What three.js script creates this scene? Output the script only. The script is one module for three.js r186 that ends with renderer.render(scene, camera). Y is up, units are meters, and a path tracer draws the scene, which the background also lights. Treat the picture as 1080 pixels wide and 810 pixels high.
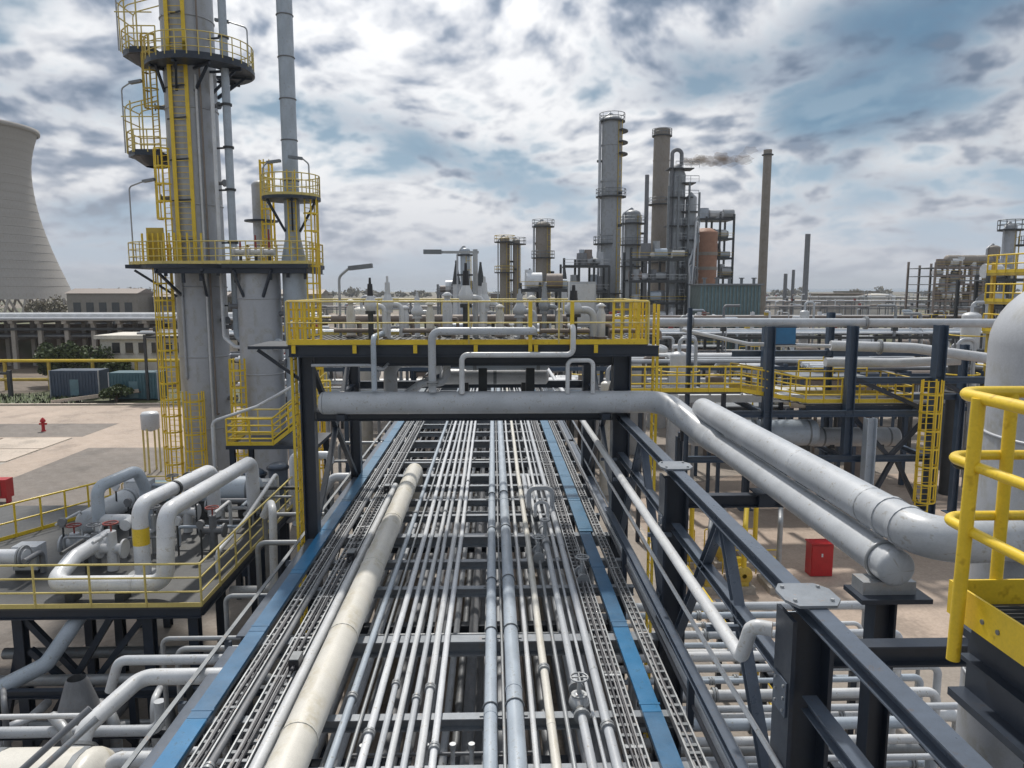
import * as THREE from 'three';
import { mergeGeometries } from 'three/addons/utils/BufferGeometryUtils.js';
import { SimplexNoise } from 'three/addons/math/SimplexNoise.js';

// ---------- camera, renderer, sky, sun ----------
const scene = new THREE.Scene();
const camera = new THREE.PerspectiveCamera(54.87, 4 / 3, 0.1, 20000);
camera.position.set(0, 13, 0);
camera.rotation.order = 'YXZ';
camera.rotation.set(THREE.MathUtils.degToRad(-7.45), THREE.MathUtils.degToRad(-1.456), 0);
const renderer = new THREE.WebGLRenderer({ antialias: true });
renderer.toneMapping = THREE.LinearToneMapping;
renderer.toneMappingExposure = 1.07;
renderer.shadowMap.enabled = true;

function mulberry(a) {
  return () => { a |= 0; a = a + 0x6D2B79F5 | 0; let t = Math.imul(a ^ a >>> 15, 1 | a); t = t + Math.imul(t ^ t >>> 7, 61 | t) ^ t; return ((t ^ t >>> 14) >>> 0) / 4294967296; };
}
const rnd = mulberry(7);
const rr = (a, b) => a + (b - a) * rnd();
const V = (x, y, z) => new THREE.Vector3(x, y, z);
const clamp = (x, a = 0, b = 1) => Math.min(b, Math.max(a, x));
const sstep = (a, b, x) => { const t = clamp((x - a) / (b - a)); return t * t * (3 - 2 * t); };
const lin = c => c <= 0.04045 ? c / 12.92 : Math.pow((c + 0.055) / 1.055, 2.4);
const L = (r, g, b) => [lin(r / 255), lin(g / 255), lin(b / 255)];

const SUN_AZ = -7, SUN_EL = 46;          // degrees, azimuth to the right of -z
const sunDir = V(Math.sin(SUN_AZ * Math.PI / 180) * Math.cos(SUN_EL * Math.PI / 180), Math.sin(SUN_EL * Math.PI / 180), -Math.cos(SUN_AZ * Math.PI / 180) * Math.cos(SUN_EL * Math.PI / 180));
const SKY_X = 20.5, SKY_Z = 2.2;
{ // cloudy sky: broken grey-white cloud with blue between
  const sn = new SimplexNoise({ random: mulberry(21) });
  const W = 4096, H = 2048, data = new Float32Array(W * H * 4);
  const fbm = (x, y, z, o) => { let s = 0, a = 0.5, f = 1; for (let i = 0; i < o; i++) { s += a * sn.noise3d(x * f, y * f, z + i * 7.1); f *= 2.07; a *= 0.52; } return s; };
  const mix = (a, b, t) => [a[0] + (b[0] - a[0]) * t, a[1] + (b[1] - a[1]) * t, a[2] + (b[2] - a[2]) * t];
  const white = L(250, 251, 253), pale = L(221, 224, 230), grey = L(166, 176, 192), slate = L(104, 124, 148), blueHi = L(66, 118, 152), blueLo = L(140, 176, 200), hor = L(196, 199, 208);
  for (let j = 0; j < H; j++) {
    const e = ((j + 0.5) / H - 0.5) * Math.PI;                  // row 0 is the nadir
    for (let i = 0; i < W; i++) {
      const k = (j * W + i) * 4, ph = (i + 0.5) / W * 2 * Math.PI - Math.PI, ce = Math.cos(e);
      const dx = Math.cos(ph) * ce, dz = Math.sin(ph) * ce, dy = Math.sin(e);
      let c = hor;
      if (dy > 0) {
        const q = 1.42 / (dy + 0.29), px = dx * q, pz = dz * q;
        const wx = sn.noise3d(px * 0.9, pz * 0.9, 3), wz = sn.noise3d(px * 0.9, pz * 0.9, 11);
        const big = fbm(px * 0.42 + SKY_X, pz * 0.42 + SKY_Z, 20, 4);
        const mid = fbm(px * 1.7 + wx * 0.2, pz * 1.9 + wz * 0.2, 0, 5);
        const fine = fbm(px * 4.6 + wx * 0.45, pz * 4.6 + wz * 0.45, 40, 7);
        const glow = Math.pow(Math.max(0, dx * sunDir.x + dy * sunDir.y + dz * sunDir.z), 6);
        const body = big * 0.45 + mid * 0.55 + fine * 0.68 - 0.03;            // thickness of the cloud
        let cl = mix(white, pale, sstep(-0.32, 0.02, body - 0.22 * glow)); cl = mix(cl, grey, sstep(-0.06, 0.3, body - 0.2 * glow)); cl = mix(cl, slate, 0.8 * sstep(0.26, 0.62, body));
        cl = cl.map(v => v * (0.80 + 0.50 * glow));
        const gap = sstep(0.1, 0.62, fbm(px * 0.5 + SKY_X * 2 + 3, pz * 0.62 + 7, 60, 3) * 1.1 - mid * 0.3 - fine * 0.35 + 0.1);
        c = mix(cl, mix(blueLo, blueHi, sstep(0.02, 0.3, dy)), gap * 0.8);
        c = mix(c, hor, 0.7 * (1 - sstep(0.0, 0.17, dy)));
      }
      data[k] = c[0]; data[k + 1] = c[1]; data[k + 2] = c[2]; data[k + 3] = 1;
    }
  }
  const t = new THREE.DataTexture(data, W, H, THREE.RGBAFormat, THREE.FloatType);
  t.mapping = THREE.EquirectangularReflectionMapping; t.magFilter = THREE.LinearFilter; t.minFilter = THREE.LinearFilter; t.needsUpdate = true;
  scene.background = t; scene.environment = t;
}
const sun = new THREE.DirectionalLight(new THREE.Color(1, 0.95, 0.87), 3.3);
sun.position.copy(sunDir).multiplyScalar(150); sun.target.position.set(0, 5, -30); sun.castShadow = true;
sun.shadow.radius = 5; sun.shadow.mapSize.set(4096, 4096);
Object.assign(sun.shadow.camera, { left: -120, right: 120, top: 120, bottom: -120, near: 1, far: 500 });
scene.add(sun, sun.target);

// ---------- textures and materials ----------
function periodic(seed, n) { const r = mulberry(seed), g = Array.from({ length: n * n }, () => r()); return (u, v) => { const x = u * n, y = v * n, xi = Math.floor(x), yi = Math.floor(y), f = x - xi, h = y - yi, a = f * f * (3 - 2 * f), b = h * h * (3 - 2 * h), at = (i, j) => g[((j % n + n) % n) * n + ((i % n + n) % n)]; return (at(xi, yi) * (1 - a) + at(xi + 1, yi) * a) * (1 - b) + (at(xi, yi + 1) * (1 - a) + at(xi + 1, yi + 1) * a) * b; }; }
function makeTex(size, metresU, metresV, fn, srgb = true) {
  const d = new Uint8Array(size * size * 4);
  for (let j = 0; j < size; j++) for (let i = 0; i < size; i++) { const c = fn(i / size, j / size); const k = (j * size + i) * 4; for (let m = 0; m < 3; m++) d[k + m] = clamp(c[m]) * 255; d[k + 3] = 255; }
  const t = new THREE.DataTexture(d, size, size); t.wrapS = t.wrapT = THREE.RepeatWrapping; t.magFilter = THREE.LinearFilter; t.minFilter = THREE.LinearMipmapLinearFilter; t.generateMipmaps = true;
  t.repeat.set(1 / metresU, 1 / metresV); if (srgb) t.colorSpace = THREE.SRGBColorSpace; t.needsUpdate = true; return t;
}
const n4 = periodic(1, 4), n9 = periodic(2, 9), n23 = periodic(3, 23), n61 = periodic(4, 61), n128 = periodic(5, 128), n256 = periodic(6, 256);
const F = (u, v) => 0.3 * n4(u, v) + 0.25 * n9(u, v) + 0.2 * n23(u, v) + 0.15 * n61(u, v) + 0.1 * n128(u, v);
// weathered paint: blotches, streaks running along u, small rust specks
const texPaint = makeTex(512, 2.2, 2.2, (u, v) => { const b = 0.84 + 0.2 * F(u, v) + 0.04 * (n256(u, v) - 0.5); const s = sstep(0.62, 0.92, n23(u, v) * 0.35 + n61(u, v) * 0.35 + n128(u, v) * 0.3); const k = b * (1 - 0.2 * s); return [k, k * (1 - 0.04 * s), k * (1 - 0.1 * s)]; });
const texSteel = makeTex(512, 1.6, 1.6, (u, v) => { const b = 0.76 + 0.22 * F(u, v) + 0.05 * (n256(u, v) - 0.5); const r = sstep(0.74, 0.9, n23(u + 0.3, v) * 0.5 + n128(u, v) * 0.5); return [b + 0.06 * r, b * (1 - 0.08 * r), b * (1 - 0.18 * r)]; });
const texClad = makeTex(512, 3.1, 3.1, (u, v) => { const b = 0.86 + 0.1 * F(u, v) + 0.05 * (n256(u, v) - 0.5); const s = sstep(0.55, 0.95, n9(u, v)) * n61(u, v); return [b * (1 - 0.1 * s), b * (1 - 0.12 * s), b * (1 - 0.17 * s)]; });
const texConc = makeTex(1024, 17, 17, (u, v) => { const b = 0.8 + 0.2 * F(u, v) + 0.08 * (n256(u, v) - 0.5); const st = sstep(0.55, 0.85, n9(u + 0.4, v) * 0.5 + n23(u, v) * 0.3 + n128(u, v) * 0.2); const k = b * (1 - 0.16 * st); return [k, k * 0.975, k * 0.95]; });
const texLand = makeTex(1024, 260, 190, (u, v) => { const b = 0.45 + 0.6 * F(u, v) + 0.1 * (n256(u, v) - 0.5); const g = sstep(0.5, 0.62, n9(u, v) * 0.7 + n61(u, v) * 0.3); return [b * (1 - 0.35 * g), b * (0.93 - 0.22 * g), b * (0.86 - 0.42 * g)]; });
const texLeaf = makeTex(256, 1, 1, (u, v) => { const b = 0.6 + 0.5 * n23(u, v); return [b, b, b * 0.9]; });
const bumpFine = makeTex(512, 1.1, 1.1, (u, v) => { const b = 0.5 * n61(u, v) + 0.5 * n256(u, v); return [b, b, b]; }, false);
const roughMap = makeTex(512, 1.7, 1.7, (u, v) => { const b = 0.55 + 0.5 * F(u + 0.2, v); return [b, b, b]; }, false);
const M = {};
function mat(key, rgb, rough, metal = 0, map = texPaint, extra = {}) {
  const m = new THREE.MeshStandardMaterial({ roughness: rough, metalness: metal, map, roughnessMap: roughMap, ...extra });
  m.color.setRGB(...rgb); m.name = key; M[key] = m; return m;
}
mat('pipeGrey', [0.51, 0.535, 0.57], 0.46);
mat('pipePale', [0.66, 0.675, 0.695], 0.45);
mat('pipeWhite', [0.73, 0.75, 0.785], 0.42);
mat('pipeCream', [0.80, 0.77, 0.70], 0.5, 0, texClad);
mat('pipeBlueGrey', [0.44, 0.50, 0.57], 0.42);
mat('pipeSteel', [0.42, 0.44, 0.46], 0.55, 0.35, texSteel);
mat('pipeDull', [0.24, 0.25, 0.27], 0.7, 0.1, texSteel);
mat('pipeBrown', [0.30, 0.25, 0.22], 0.75, 0.1, texSteel);
mat('cladding', [0.66, 0.67, 0.69], 0.5, 0.45, texClad);
mat('shell', [0.50, 0.52, 0.56], 0.6, 0.1, texClad);
mat('shellFar', [0.37, 0.39, 0.42], 0.6, 0.1, texClad);
mat('shellWarm', [0.31, 0.275, 0.24], 0.75, 0, texClad);
mat('shellBrick', [0.42, 0.22, 0.14], 0.8, 0, texSteel);
mat('navy', [0.030, 0.042, 0.065], 0.5, 0, texSteel);
mat('navyGrey', [0.12, 0.15, 0.20], 0.4, 0.1, texSteel);
mat('blueSteel', [0.05, 0.085, 0.14], 0.5, 0, texSteel);
mat('darkSteel', [0.06, 0.065, 0.07], 0.65, 0.1, texSteel);
mat('galv', [0.52, 0.54, 0.56], 0.5, 0.4, texSteel);
mat('galvDark', [0.26, 0.28, 0.30], 0.55, 0.3, texSteel);
mat('yellow', [0.85, 0.60, 0.04], 0.42, 0, texPaint);
mat('yellowDull', [0.66, 0.47, 0.07], 0.6, 0, texSteel);
mat('yellowPale', [0.74, 0.60, 0.20], 0.6, 0, texPaint);
mat('trayBlue', [0.03, 0.18, 0.37], 0.42, 0, texPaint);
mat('trayGreyBlue', [0.07, 0.20, 0.34], 0.45, 0, texSteel);  // greyer tray blue, for cover panels farther along the rack
mat('trayWorn', [0.045, 0.165, 0.32], 0.48, 0, texSteel);
mat('beamPale', [0.30, 0.33, 0.37], 0.5, 0.15, texSteel);
mat('trayGrey', [0.30, 0.34, 0.38], 0.5, 0.3, texSteel);
mat('cable', [0.07, 0.07, 0.08], 0.6);
mat('cableGrey', [0.36, 0.36, 0.37], 0.6);
mat('red', [0.50, 0.015, 0.02], 0.45);
mat('redDull', [0.35, 0.06, 0.05], 0.6, 0, texSteel);
mat('teal', [0.05, 0.15, 0.19], 0.55, 0, texSteel);
mat('tealPale', [0.16, 0.28, 0.32], 0.6, 0, texSteel);
mat('greenShed', [0.20, 0.26, 0.25], 0.6, 0.1, texSteel);
mat('concreteTower', [0.40, 0.375, 0.35], 0.9, 0, texClad);
mat('concrete', [0.45, 0.43, 0.40], 0.9, 0, texConc);
mat('pavement', [0.50, 0.42, 0.36], 0.92, 0, texConc, { bumpMap: bumpFine, bumpScale: 0.004 });
mat('slab', [0.66, 0.59, 0.52], 0.9, 0, texConc, { bumpMap: bumpFine, bumpScale: 0.004 });
mat('plantFloor', [0.34, 0.31, 0.28], 0.92, 0, texConc);
mat('land', [0.30, 0.27, 0.23], 0.95, 0, texLand);
mat('sea', [0.10, 0.16, 0.22], 0.35, 0, texPaint);
mat('whiteWall', [0.78, 0.77, 0.72], 0.8, 0, texConc);
mat('glassDark', [0.03, 0.035, 0.04], 0.15, 0, null, { roughnessMap: null });
mat('brownWall', [0.24, 0.20, 0.17], 0.9, 0, texLand);
mat('grass', [0.09, 0.11, 0.04], 0.95, 0, texLand);
mat('leaf', [0.075, 0.11, 0.035], 0.85, 0, texLeaf);
mat('deckPlate', [0.085, 0.088, 0.09], 0.7, 0.1, texSteel);
mat('asphalt', [0.22, 0.20, 0.185], 0.93, 0, texConc, { bumpMap: bumpFine, bumpScale: 0.004 });
mat('smoke', [0.40, 0.31, 0.23], 1, 0, null, { roughnessMap: null, transparent: true, opacity: 0.12 });
mat('leafDry', [0.20, 0.165, 0.11], 0.9, 0, texLeaf);
mat('bark', [0.14, 0.10, 0.07], 0.9, 0, texSteel);
mat('blackBox', [0.025, 0.025, 0.03], 0.5);

// ---------- geometry helpers (all return indexed geometries with uv in metres, in world coordinates) ----------
function orient(p, q, up = V(0, 1, 0)) {     // matrix: local z runs from p to q, local y near up, origin at p
  const z = q.clone().sub(p).normalize(); let u = up.clone(); if (Math.abs(z.dot(u)) > 0.98) u = Math.abs(z.y) > 0.9 ? V(0, 0, 1) : V(0, 1, 0);
  const x = u.clone().cross(z).normalize(), y = z.clone().cross(x);
  return new THREE.Matrix4().makeBasis(x, y, z).setPosition(p);
}
function metreUV(g) {
  const p = g.attributes.position, n = g.attributes.normal, uv = new Float32Array(p.count * 2);
  for (let i = 0; i < p.count; i++) { const a = Math.abs(n.getX(i)), b = Math.abs(n.getY(i)), c = Math.abs(n.getZ(i)); const x = p.getX(i), y = p.getY(i), z = p.getZ(i);
    if (a >= b && a >= c) { uv[2 * i] = y; uv[2 * i + 1] = z; } else if (b >= c) { uv[2 * i] = x; uv[2 * i + 1] = z; } else { uv[2 * i] = x; uv[2 * i + 1] = y; } }
  g.setAttribute('uv', new THREE.BufferAttribute(uv, 2)); return g;
}
function box(x0, x1, y0, y1, z0, z1) { const g = new THREE.BoxGeometry(Math.abs(x1 - x0), Math.abs(y1 - y0), Math.abs(z1 - z0)); g.translate((x0 + x1) / 2, (y0 + y1) / 2, (z0 + z1) / 2); return metreUV(g); }
function bar(p, q, w, h = w, up) { const l = p.distanceTo(q); const g = new THREE.BoxGeometry(w, h, l); g.translate(0, 0, l / 2); metreUV(g); const o = rnd() * 5; const uv = g.attributes.uv; for (let i = 0; i < uv.count; i++) uv.setXY(i, uv.getX(i) + o, uv.getY(i) + o * 1.7); return g.applyMatrix4(orient(p, q, up)); }
function hbeam(p, q, w, h, up, t = 0.1) {      // H section: two flanges and a web
  const l = p.distanceTo(q), f = h * t; const a = [];
  for (const s of [-1, 1]) { const g = new THREE.BoxGeometry(w, f, l); g.translate(0, s * (h / 2 - f / 2), l / 2); a.push(g); }
  const g = new THREE.BoxGeometry(f * 0.8, h - 2 * f, l); g.translate(0, 0, l / 2); a.push(g);
  const m = metreUV(merge(a)); const o = rnd() * 5, uv = m.attributes.uv; for (let i = 0; i < uv.count; i++) uv.setXY(i, uv.getX(i) + o, uv.getY(i) + o);
  return m.applyMatrix4(orient(p, q, up));
}
function merge(a) { return a.length === 1 ? a[0] : mergeGeometries(a.map(g => { if (!g.index) { const n = g.attributes.position.count; g.setIndex([...Array(n).keys()]); } for (const k of Object.keys(g.attributes)) if (!['position', 'normal', 'uv'].includes(k)) g.deleteAttribute(k); return g; }), false); }
function rod(p, q, r0, r1 = r0, seg = 10, open = false) {
  const l = p.distanceTo(q); const g = new THREE.CylinderGeometry(r1, r0, l, seg, 1, open); g.rotateX(Math.PI / 2); g.translate(0, 0, l / 2);
  const uv = g.attributes.uv, o = rnd() * 5; for (let i = 0; i < uv.count; i++) uv.setXY(i, uv.getX(i) * 6.28 * r0 + o, uv.getY(i) * l + o);
  return g.applyMatrix4(orient(p, q));
}
function roundPath(pts, bend) {
  const out = [pts[0].clone()];
  for (let i = 1; i < pts.length - 1; i++) {
    const a = pts[i - 1], b = pts[i], c = pts[i + 1]; const d1 = a.clone().sub(b), d2 = c.clone().sub(b); const l1 = d1.length(), l2 = d2.length(); d1.divideScalar(l1); d2.divideScalar(l2);
    const ang = Math.acos(clamp(d1.dot(d2), -1, 1)); if (ang > 3.1) { out.push(b.clone()); continue; }
    let cut = bend / Math.tan(ang / 2); cut = Math.min(cut, l1 * 0.49, l2 * 0.49); const r = cut * Math.tan(ang / 2);
    const mid = d1.clone().add(d2).normalize(), ctr = b.clone().addScaledVector(mid, r / Math.sin(ang / 2));
    const s = b.clone().addScaledVector(d1, cut).sub(ctr), e = b.clone().addScaledVector(d2, cut).sub(ctr); const sw = Math.PI - ang, n = Math.max(2, Math.ceil(sw / 0.22));
    for (let k = 0; k <= n; k++) { const t = k / n; const w1 = Math.sin((1 - t) * sw) / Math.sin(sw), w2 = Math.sin(t * sw) / Math.sin(sw); out.push(ctr.clone().addScaledVector(s, w1).addScaledVector(e, w2)); }
  }
  out.push(pts[pts.length - 1].clone()); return out;
}
function tube(pts, r, { bend = r * 3, seg = 14, cap = true } = {}) {
  pts = roundPath(pts.map(p => p.isVector3 ? p : V(...p)), bend); const n = pts.length, pos = [], nor = [], uv = [], idx = [];
  let t = pts[1].clone().sub(pts[0]).normalize(); let nx = Math.abs(t.y) > 0.9 ? V(1, 0, 0) : V(0, 1, 0); nx.addScaledVector(t, -nx.dot(t)).normalize(); let len = rnd() * 4; const u0 = rnd() * 4;
  for (let i = 0; i < n; i++) {
    const a = pts[Math.max(0, i - 1)], b = pts[Math.min(n - 1, i + 1)]; const tt = i === 0 || i === n - 1 ? b.clone().sub(a).normalize() : pts[i].clone().sub(a).normalize().add(b.clone().sub(pts[i]).normalize()).normalize();
    nx.addScaledVector(tt, -nx.dot(tt)).normalize(); const ny = tt.clone().cross(nx); if (i) len += pts[i].distanceTo(pts[i - 1]);
    for (let k = 0; k <= seg; k++) { const c = Math.cos(k / seg * 6.2831853), s = Math.sin(k / seg * 6.2831853); const d = nx.clone().multiplyScalar(c).addScaledVector(ny, s); pos.push(pts[i].x + d.x * r, pts[i].y + d.y * r, pts[i].z + d.z * r); nor.push(d.x, d.y, d.z); uv.push(u0 + k / seg * 6.28 * r, len); }
    if (i) for (let k = 0; k < seg; k++) { const A = (i - 1) * (seg + 1) + k, B = A + seg + 1; idx.push(A, A + 1, B, B, A + 1, B + 1); }
  }
  if (cap) for (const e of [0, n - 1]) { const d = (e ? pts[n - 1].clone().sub(pts[n - 2]) : pts[0].clone().sub(pts[1])).normalize(); const base = pos.length / 3; pos.push(pts[e].x, pts[e].y, pts[e].z); nor.push(d.x, d.y, d.z); uv.push(u0, len);
    for (let k = 0; k <= seg; k++) { const s = (e * (seg + 1) + k) * 3; pos.push(pos[s], pos[s + 1], pos[s + 2]); nor.push(d.x, d.y, d.z); uv.push(u0 + nor[s] * r, len + nor[s + 1] * r); }
    for (let k = 0; k < seg; k++) e ? idx.push(base, base + 1 + k, base + 2 + k) : idx.push(base, base + 2 + k, base + 1 + k); }
  const g = new THREE.BufferGeometry(); g.setAttribute('position', new THREE.Float32BufferAttribute(pos, 3)); g.setAttribute('normal', new THREE.Float32BufferAttribute(nor, 3)); g.setAttribute('uv', new THREE.Float32BufferAttribute(uv, 2)); g.setIndex(idx); return g;
}
function lathe(profile, x, y, z, seg = 32, turn) {   // profile [[r, y], ...]
  const g = new THREE.LatheGeometry(profile.map(p => new THREE.Vector2(p[0], p[1])), seg); const uv = g.attributes.uv, p = g.attributes.position; let rm = Math.max(...profile.map(p => p[0])); for (let i = 0; i < uv.count; i++) uv.setXY(i, uv.getX(i) * 6.28 * rm, p.getY(i) + 0.3 * Math.hypot(p.getX(i), p.getZ(i)));
  if (turn) g.applyMatrix4(turn); g.translate(x, y, z); return g;
}
const domeProfile = (r, y0, h, n = 8) => Array.from({ length: n + 1 }, (_, i) => [Math.max(1e-4, r * Math.cos(i / n * Math.PI / 2)), y0 + h * Math.sin(i / n * Math.PI / 2)]);
function ringSector(r0, r1, y0, y1, a0, a1, cx, cz, seg = 24) {  // annular slab; angles in degrees, 0 = +x, 90 = towards +z
  const s = new THREE.Shape(); const A = a0 * Math.PI / 180, B = a1 * Math.PI / 180;
  for (let i = 0; i <= seg; i++) { const t = A + (B - A) * i / seg; s[i ? 'lineTo' : 'moveTo'](r1 * Math.cos(t), r1 * Math.sin(t)); }
  for (let i = seg; i >= 0; i--) { const t = A + (B - A) * i / seg; s.lineTo(r0 * Math.cos(t), r0 * Math.sin(t)); }
  const g = new THREE.ExtrudeGeometry(s, { depth: y1 - y0, bevelEnabled: false }); g.rotateX(Math.PI / 2); g.translate(cx, y1, cz); const n = g.attributes.position.count; g.setIndex([...Array(n).keys()]); return metreUV(g);
}

// ---------- object helpers ----------
const taken = new Map();
const numbered = n => { const k = taken.get(n) || 0; taken.set(n, k + 1); return k ? n + '_' + String(k).padStart(3, '0') : n; };
function meta(o, label, category, group, kind) { if (label) o.userData.label = label; if (category) o.userData.category = category; if (group) o.userData.group = group; if (kind) o.userData.kind = kind; return o; }
function shadow(m) { m.castShadow = true; m.receiveShadow = true; return m; }
function thing(name, label, category, base, group) { const o = new THREE.Group(); o.name = numbered(name); o.position.set(...base); scene.add(o); return meta(o, label, category, group); }
function worldPos(o) { const v = V(0, 0, 0); while (o && o !== scene) { v.add(o.position); o = o.parent; } return v; }
function part(name, geos, material, parent, label) {   // a mesh under parent; geos in world coordinates
  const g = merge(Array.isArray(geos) ? geos : [geos]); const w = worldPos(parent); g.translate(-w.x, -w.y, -w.z); const m = shadow(new THREE.Mesh(g, material)); m.name = name; parent.add(m); if (label) m.userData.label = label; return m;
}
function solo(name, geos, material, label, category, group, kind) {   // a thing of one mesh, its origin at the middle of its base
  const g = merge(Array.isArray(geos) ? geos : [geos]); g.computeBoundingBox(); const b = g.boundingBox; const c = V((b.min.x + b.max.x) / 2, b.min.y, (b.min.z + b.max.z) / 2); g.translate(-c.x, -c.y, -c.z);
  const m = shadow(new THREE.Mesh(g, material)); m.name = numbered(name); m.position.copy(c); scene.add(m); return meta(m, label, category, group, kind);
}
const structure = (name, geos, material) => solo(name, geos, material, null, null, null, 'structure');
const flange = (p, d, r, w = 0.05) => { const a = p.clone().addScaledVector(d, -w), b = p.clone().addScaledVector(d, w); return rod(a, b, r, r, 16); };
// a pipe: run plus flanges and clamp bands as parts. marks: [kind, pathIndex, t]
function pipe(label, pts, r, material, { name = 'pipe', bend = r * 3, seg = 14, flanges = [], bands = [], bandMat, group, base, shoes = [] } = {}) {
  pts = pts.map(p => p.isVector3 ? p : V(...p));
  if (!flanges.length && !bands.length && !shoes.length) return solo(name, tube(pts, r, { bend, seg }), material, label, 'pipe', group);
  const low = pts.reduce((a, b) => b.y < a.y ? b : a); const t = thing(name, label, 'pipe', [low.x, low.y - r, low.z], group);
  part('pipe_run', tube(pts, r, { bend, seg }), material, t);
  const at = ([i, f]) => { const a = pts[i], b = pts[i + 1]; return [a.clone().lerp(b, f), b.clone().sub(a).normalize()]; };
  for (const m of flanges) { const [p, d] = at(m); part('flange', [flange(p.clone().addScaledVector(d, -0.035), d, r * 1.5, 0.025), flange(p.clone().addScaledVector(d, 0.035), d, r * 1.5, 0.025)], M.pipeSteel, t); }
  for (const m of bands) { const [p, d] = at(m); part('clamp_band', flange(p, d, r * 1.05, m[2] || 0.03), bandMat || material, t); }
  for (const m of shoes) { const [p] = at(m); part('pipe_shoe', box(p.x - r * 0.5, p.x + r * 0.5, m[2], p.y - r * 0.9, p.z - 0.12, p.z + 0.12), M.galvDark, t); }
  return t;
}
// handrail along a polyline: top rail, mid rails, posts, kick plate as children of `parent`
function railing(parent, pts, material, { h = 1.1, mids = [0.55], r = 0.024, step = 1.2, toe = 0.12, sub = null, posts = true, toeMat } = {}) {
  pts = pts.map(p => p.isVector3 ? p : V(...p)); const up = y => pts.map(p => p.clone().add(V(0, y, 0)));
  const top = part('top_rail', tube(up(h), r, { bend: r * 3, seg: 8 }), material, parent);
  const host = sub || parent;
  for (const m of mids) part('mid_rail', tube(up(m), r * 0.85, { bend: r * 3, seg: 7 }), material, host);
  if (toe) for (let i = 0; i < pts.length - 1; i++) part('kick_plate', bar(pts[i].clone().add(V(0, toe / 2, 0)), pts[i + 1].clone().add(V(0, toe / 2, 0)), 0.012, toe), toeMat || material, host);
  if (posts) for (let i = 0; i < pts.length - 1; i++) { const l = pts[i].distanceTo(pts[i + 1]), n = Math.max(1, Math.round(l / step)); for (let k = i ? 1 : 0; k <= n; k++) { const p = pts[i].clone().lerp(pts[i + 1], k / n); part('rail_post', rod(p, p.clone().add(V(0, h, 0)), r, r, 8), material, host); } }
  return top;
}
const arc = (cx, cz, r, y, a0, a1, n = 14) => Array.from({ length: n + 1 }, (_, i) => { const t = (a0 + (a1 - a0) * i / n) * Math.PI / 180; return V(cx + r * Math.cos(t), y, cz + r * Math.sin(t)); });
// caged ladder; facing = unit vector from the shell outwards
function ladder(parent, x, z, y0, y1, fx, fz, material, { cage = true, w = 0.5, rungs = 0.3, cr: CR = 0.4, rail = 0.07 } = {}) {
  const sx = -fz, sz = fx; const a = [], b = [], c = [];
  for (const s of [-1, 1]) a.push(bar(V(x + sx * s * w / 2, y0, z + sz * s * w / 2), V(x + sx * s * w / 2, y1, z + sz * s * w / 2), rail, 0.05));
  const lad = part('ladder', a, material, parent);
  for (let y = y0 + 0.2; y < y1; y += rungs) b.push(bar(V(x - sx * w / 2, y, z - sz * w / 2), V(x + sx * w / 2, y, z + sz * w / 2), 0.03));
  part('rungs', b, material, lad).userData.kind = 'stuff';
  if (cage && y1 - y0 > 3) {
    const ys = []; for (let y = y0 + 2.3; y <= y1; y += 0.9) ys.push(y);
    const P = t => { const an = (t - 0.5) * Math.PI * 1.25; const o = CR * (Math.cos(an) + 0.38), l = CR * Math.sin(an); return [x + fx * o + sx * l, z + fz * o + sz * l]; };
    for (const y of ys) { const pts = []; for (let k = 0; k <= 8; k++) { const [px, pz] = P(k / 8); pts.push(V(px, y, pz)); } for (let k = 0; k < 8; k++) c.push(bar(pts[k], pts[k + 1], 0.015, 0.09)); }
    for (const t of [0.08, 0.29, 0.5, 0.71, 0.92]) { const [px, pz] = P(t); c.push(bar(V(px, y0 + 2.3, pz), V(px, y1, pz), 0.07, 0.02)); }
    part('safety_cage', c, material, lad);
  }
  return lad;
}
function lampPost(label, base, h, arm, dx, dz, mt = M.galv, group) {
  const [x, y, z] = base; const t = thing('lamp_post', label, 'lamp', base, group);
  part('pole', tube([[x, y, z], [x, y + h, z], [x + dx * arm, y + h + 0.25, z + dz * arm]], 0.04, { bend: 0.25, seg: 8 }), mt, t);
  const e = V(x + dx * arm, y + h + 0.25, z + dz * arm), f = e.clone().add(V(dx * 0.7, 0.08, dz * 0.7)); part('lamp_head', bar(e, f, 0.24, 0.13), M.galvDark, t); return t;
}
// ---------- ground ----------
const sheet = (x0, x1, z0, z1, y, nx = 1, nz = 1) => { const g = new THREE.PlaneGeometry(x1 - x0, z1 - z0, nx, nz); g.rotateX(-Math.PI / 2); g.translate((x0 + x1) / 2, y, (z0 + z1) / 2); return metreUV(g); };
structure('ground', sheet(-6000, 6000, -2400, 400, -0.004), M.land);
structure('sea', sheet(-9000, 9000, -9000, -2100, 0.02), M.sea);
structure('plant_floor', sheet(-22, 60, -130, 20, 0.004), M.plantFloor);
structure('pavement', sheet(-90, -13.5, -82, -16, 0.012), M.pavement);
structure('asphalt_strip', sheet(-90, -36, -71, -64.6, 0.0165), M.asphalt);
{ const s = new THREE.Shape([[-33, 60], [-24, 60], [-15, 48], [-15, 18], [-40, 18], [-33, 40]].map(p => new THREE.Vector2(...p))); const g = new THREE.ShapeGeometry(s); g.rotateX(-Math.PI / 2); g.translate(0, 0.0168, 0); structure('asphalt_yard', metreUV(g), M.asphalt); }
{ const s = new THREE.Shape([[7.6, 24], [40, 24], [40, 50], [17, 50], [7.6, 44]].map(p => new THREE.Vector2(...p))); const g = new THREE.ShapeGeometry(s); g.rotateX(-Math.PI / 2); g.translate(0, 0.013, 0); structure('road', metreUV(g), M.pavement); }
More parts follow.
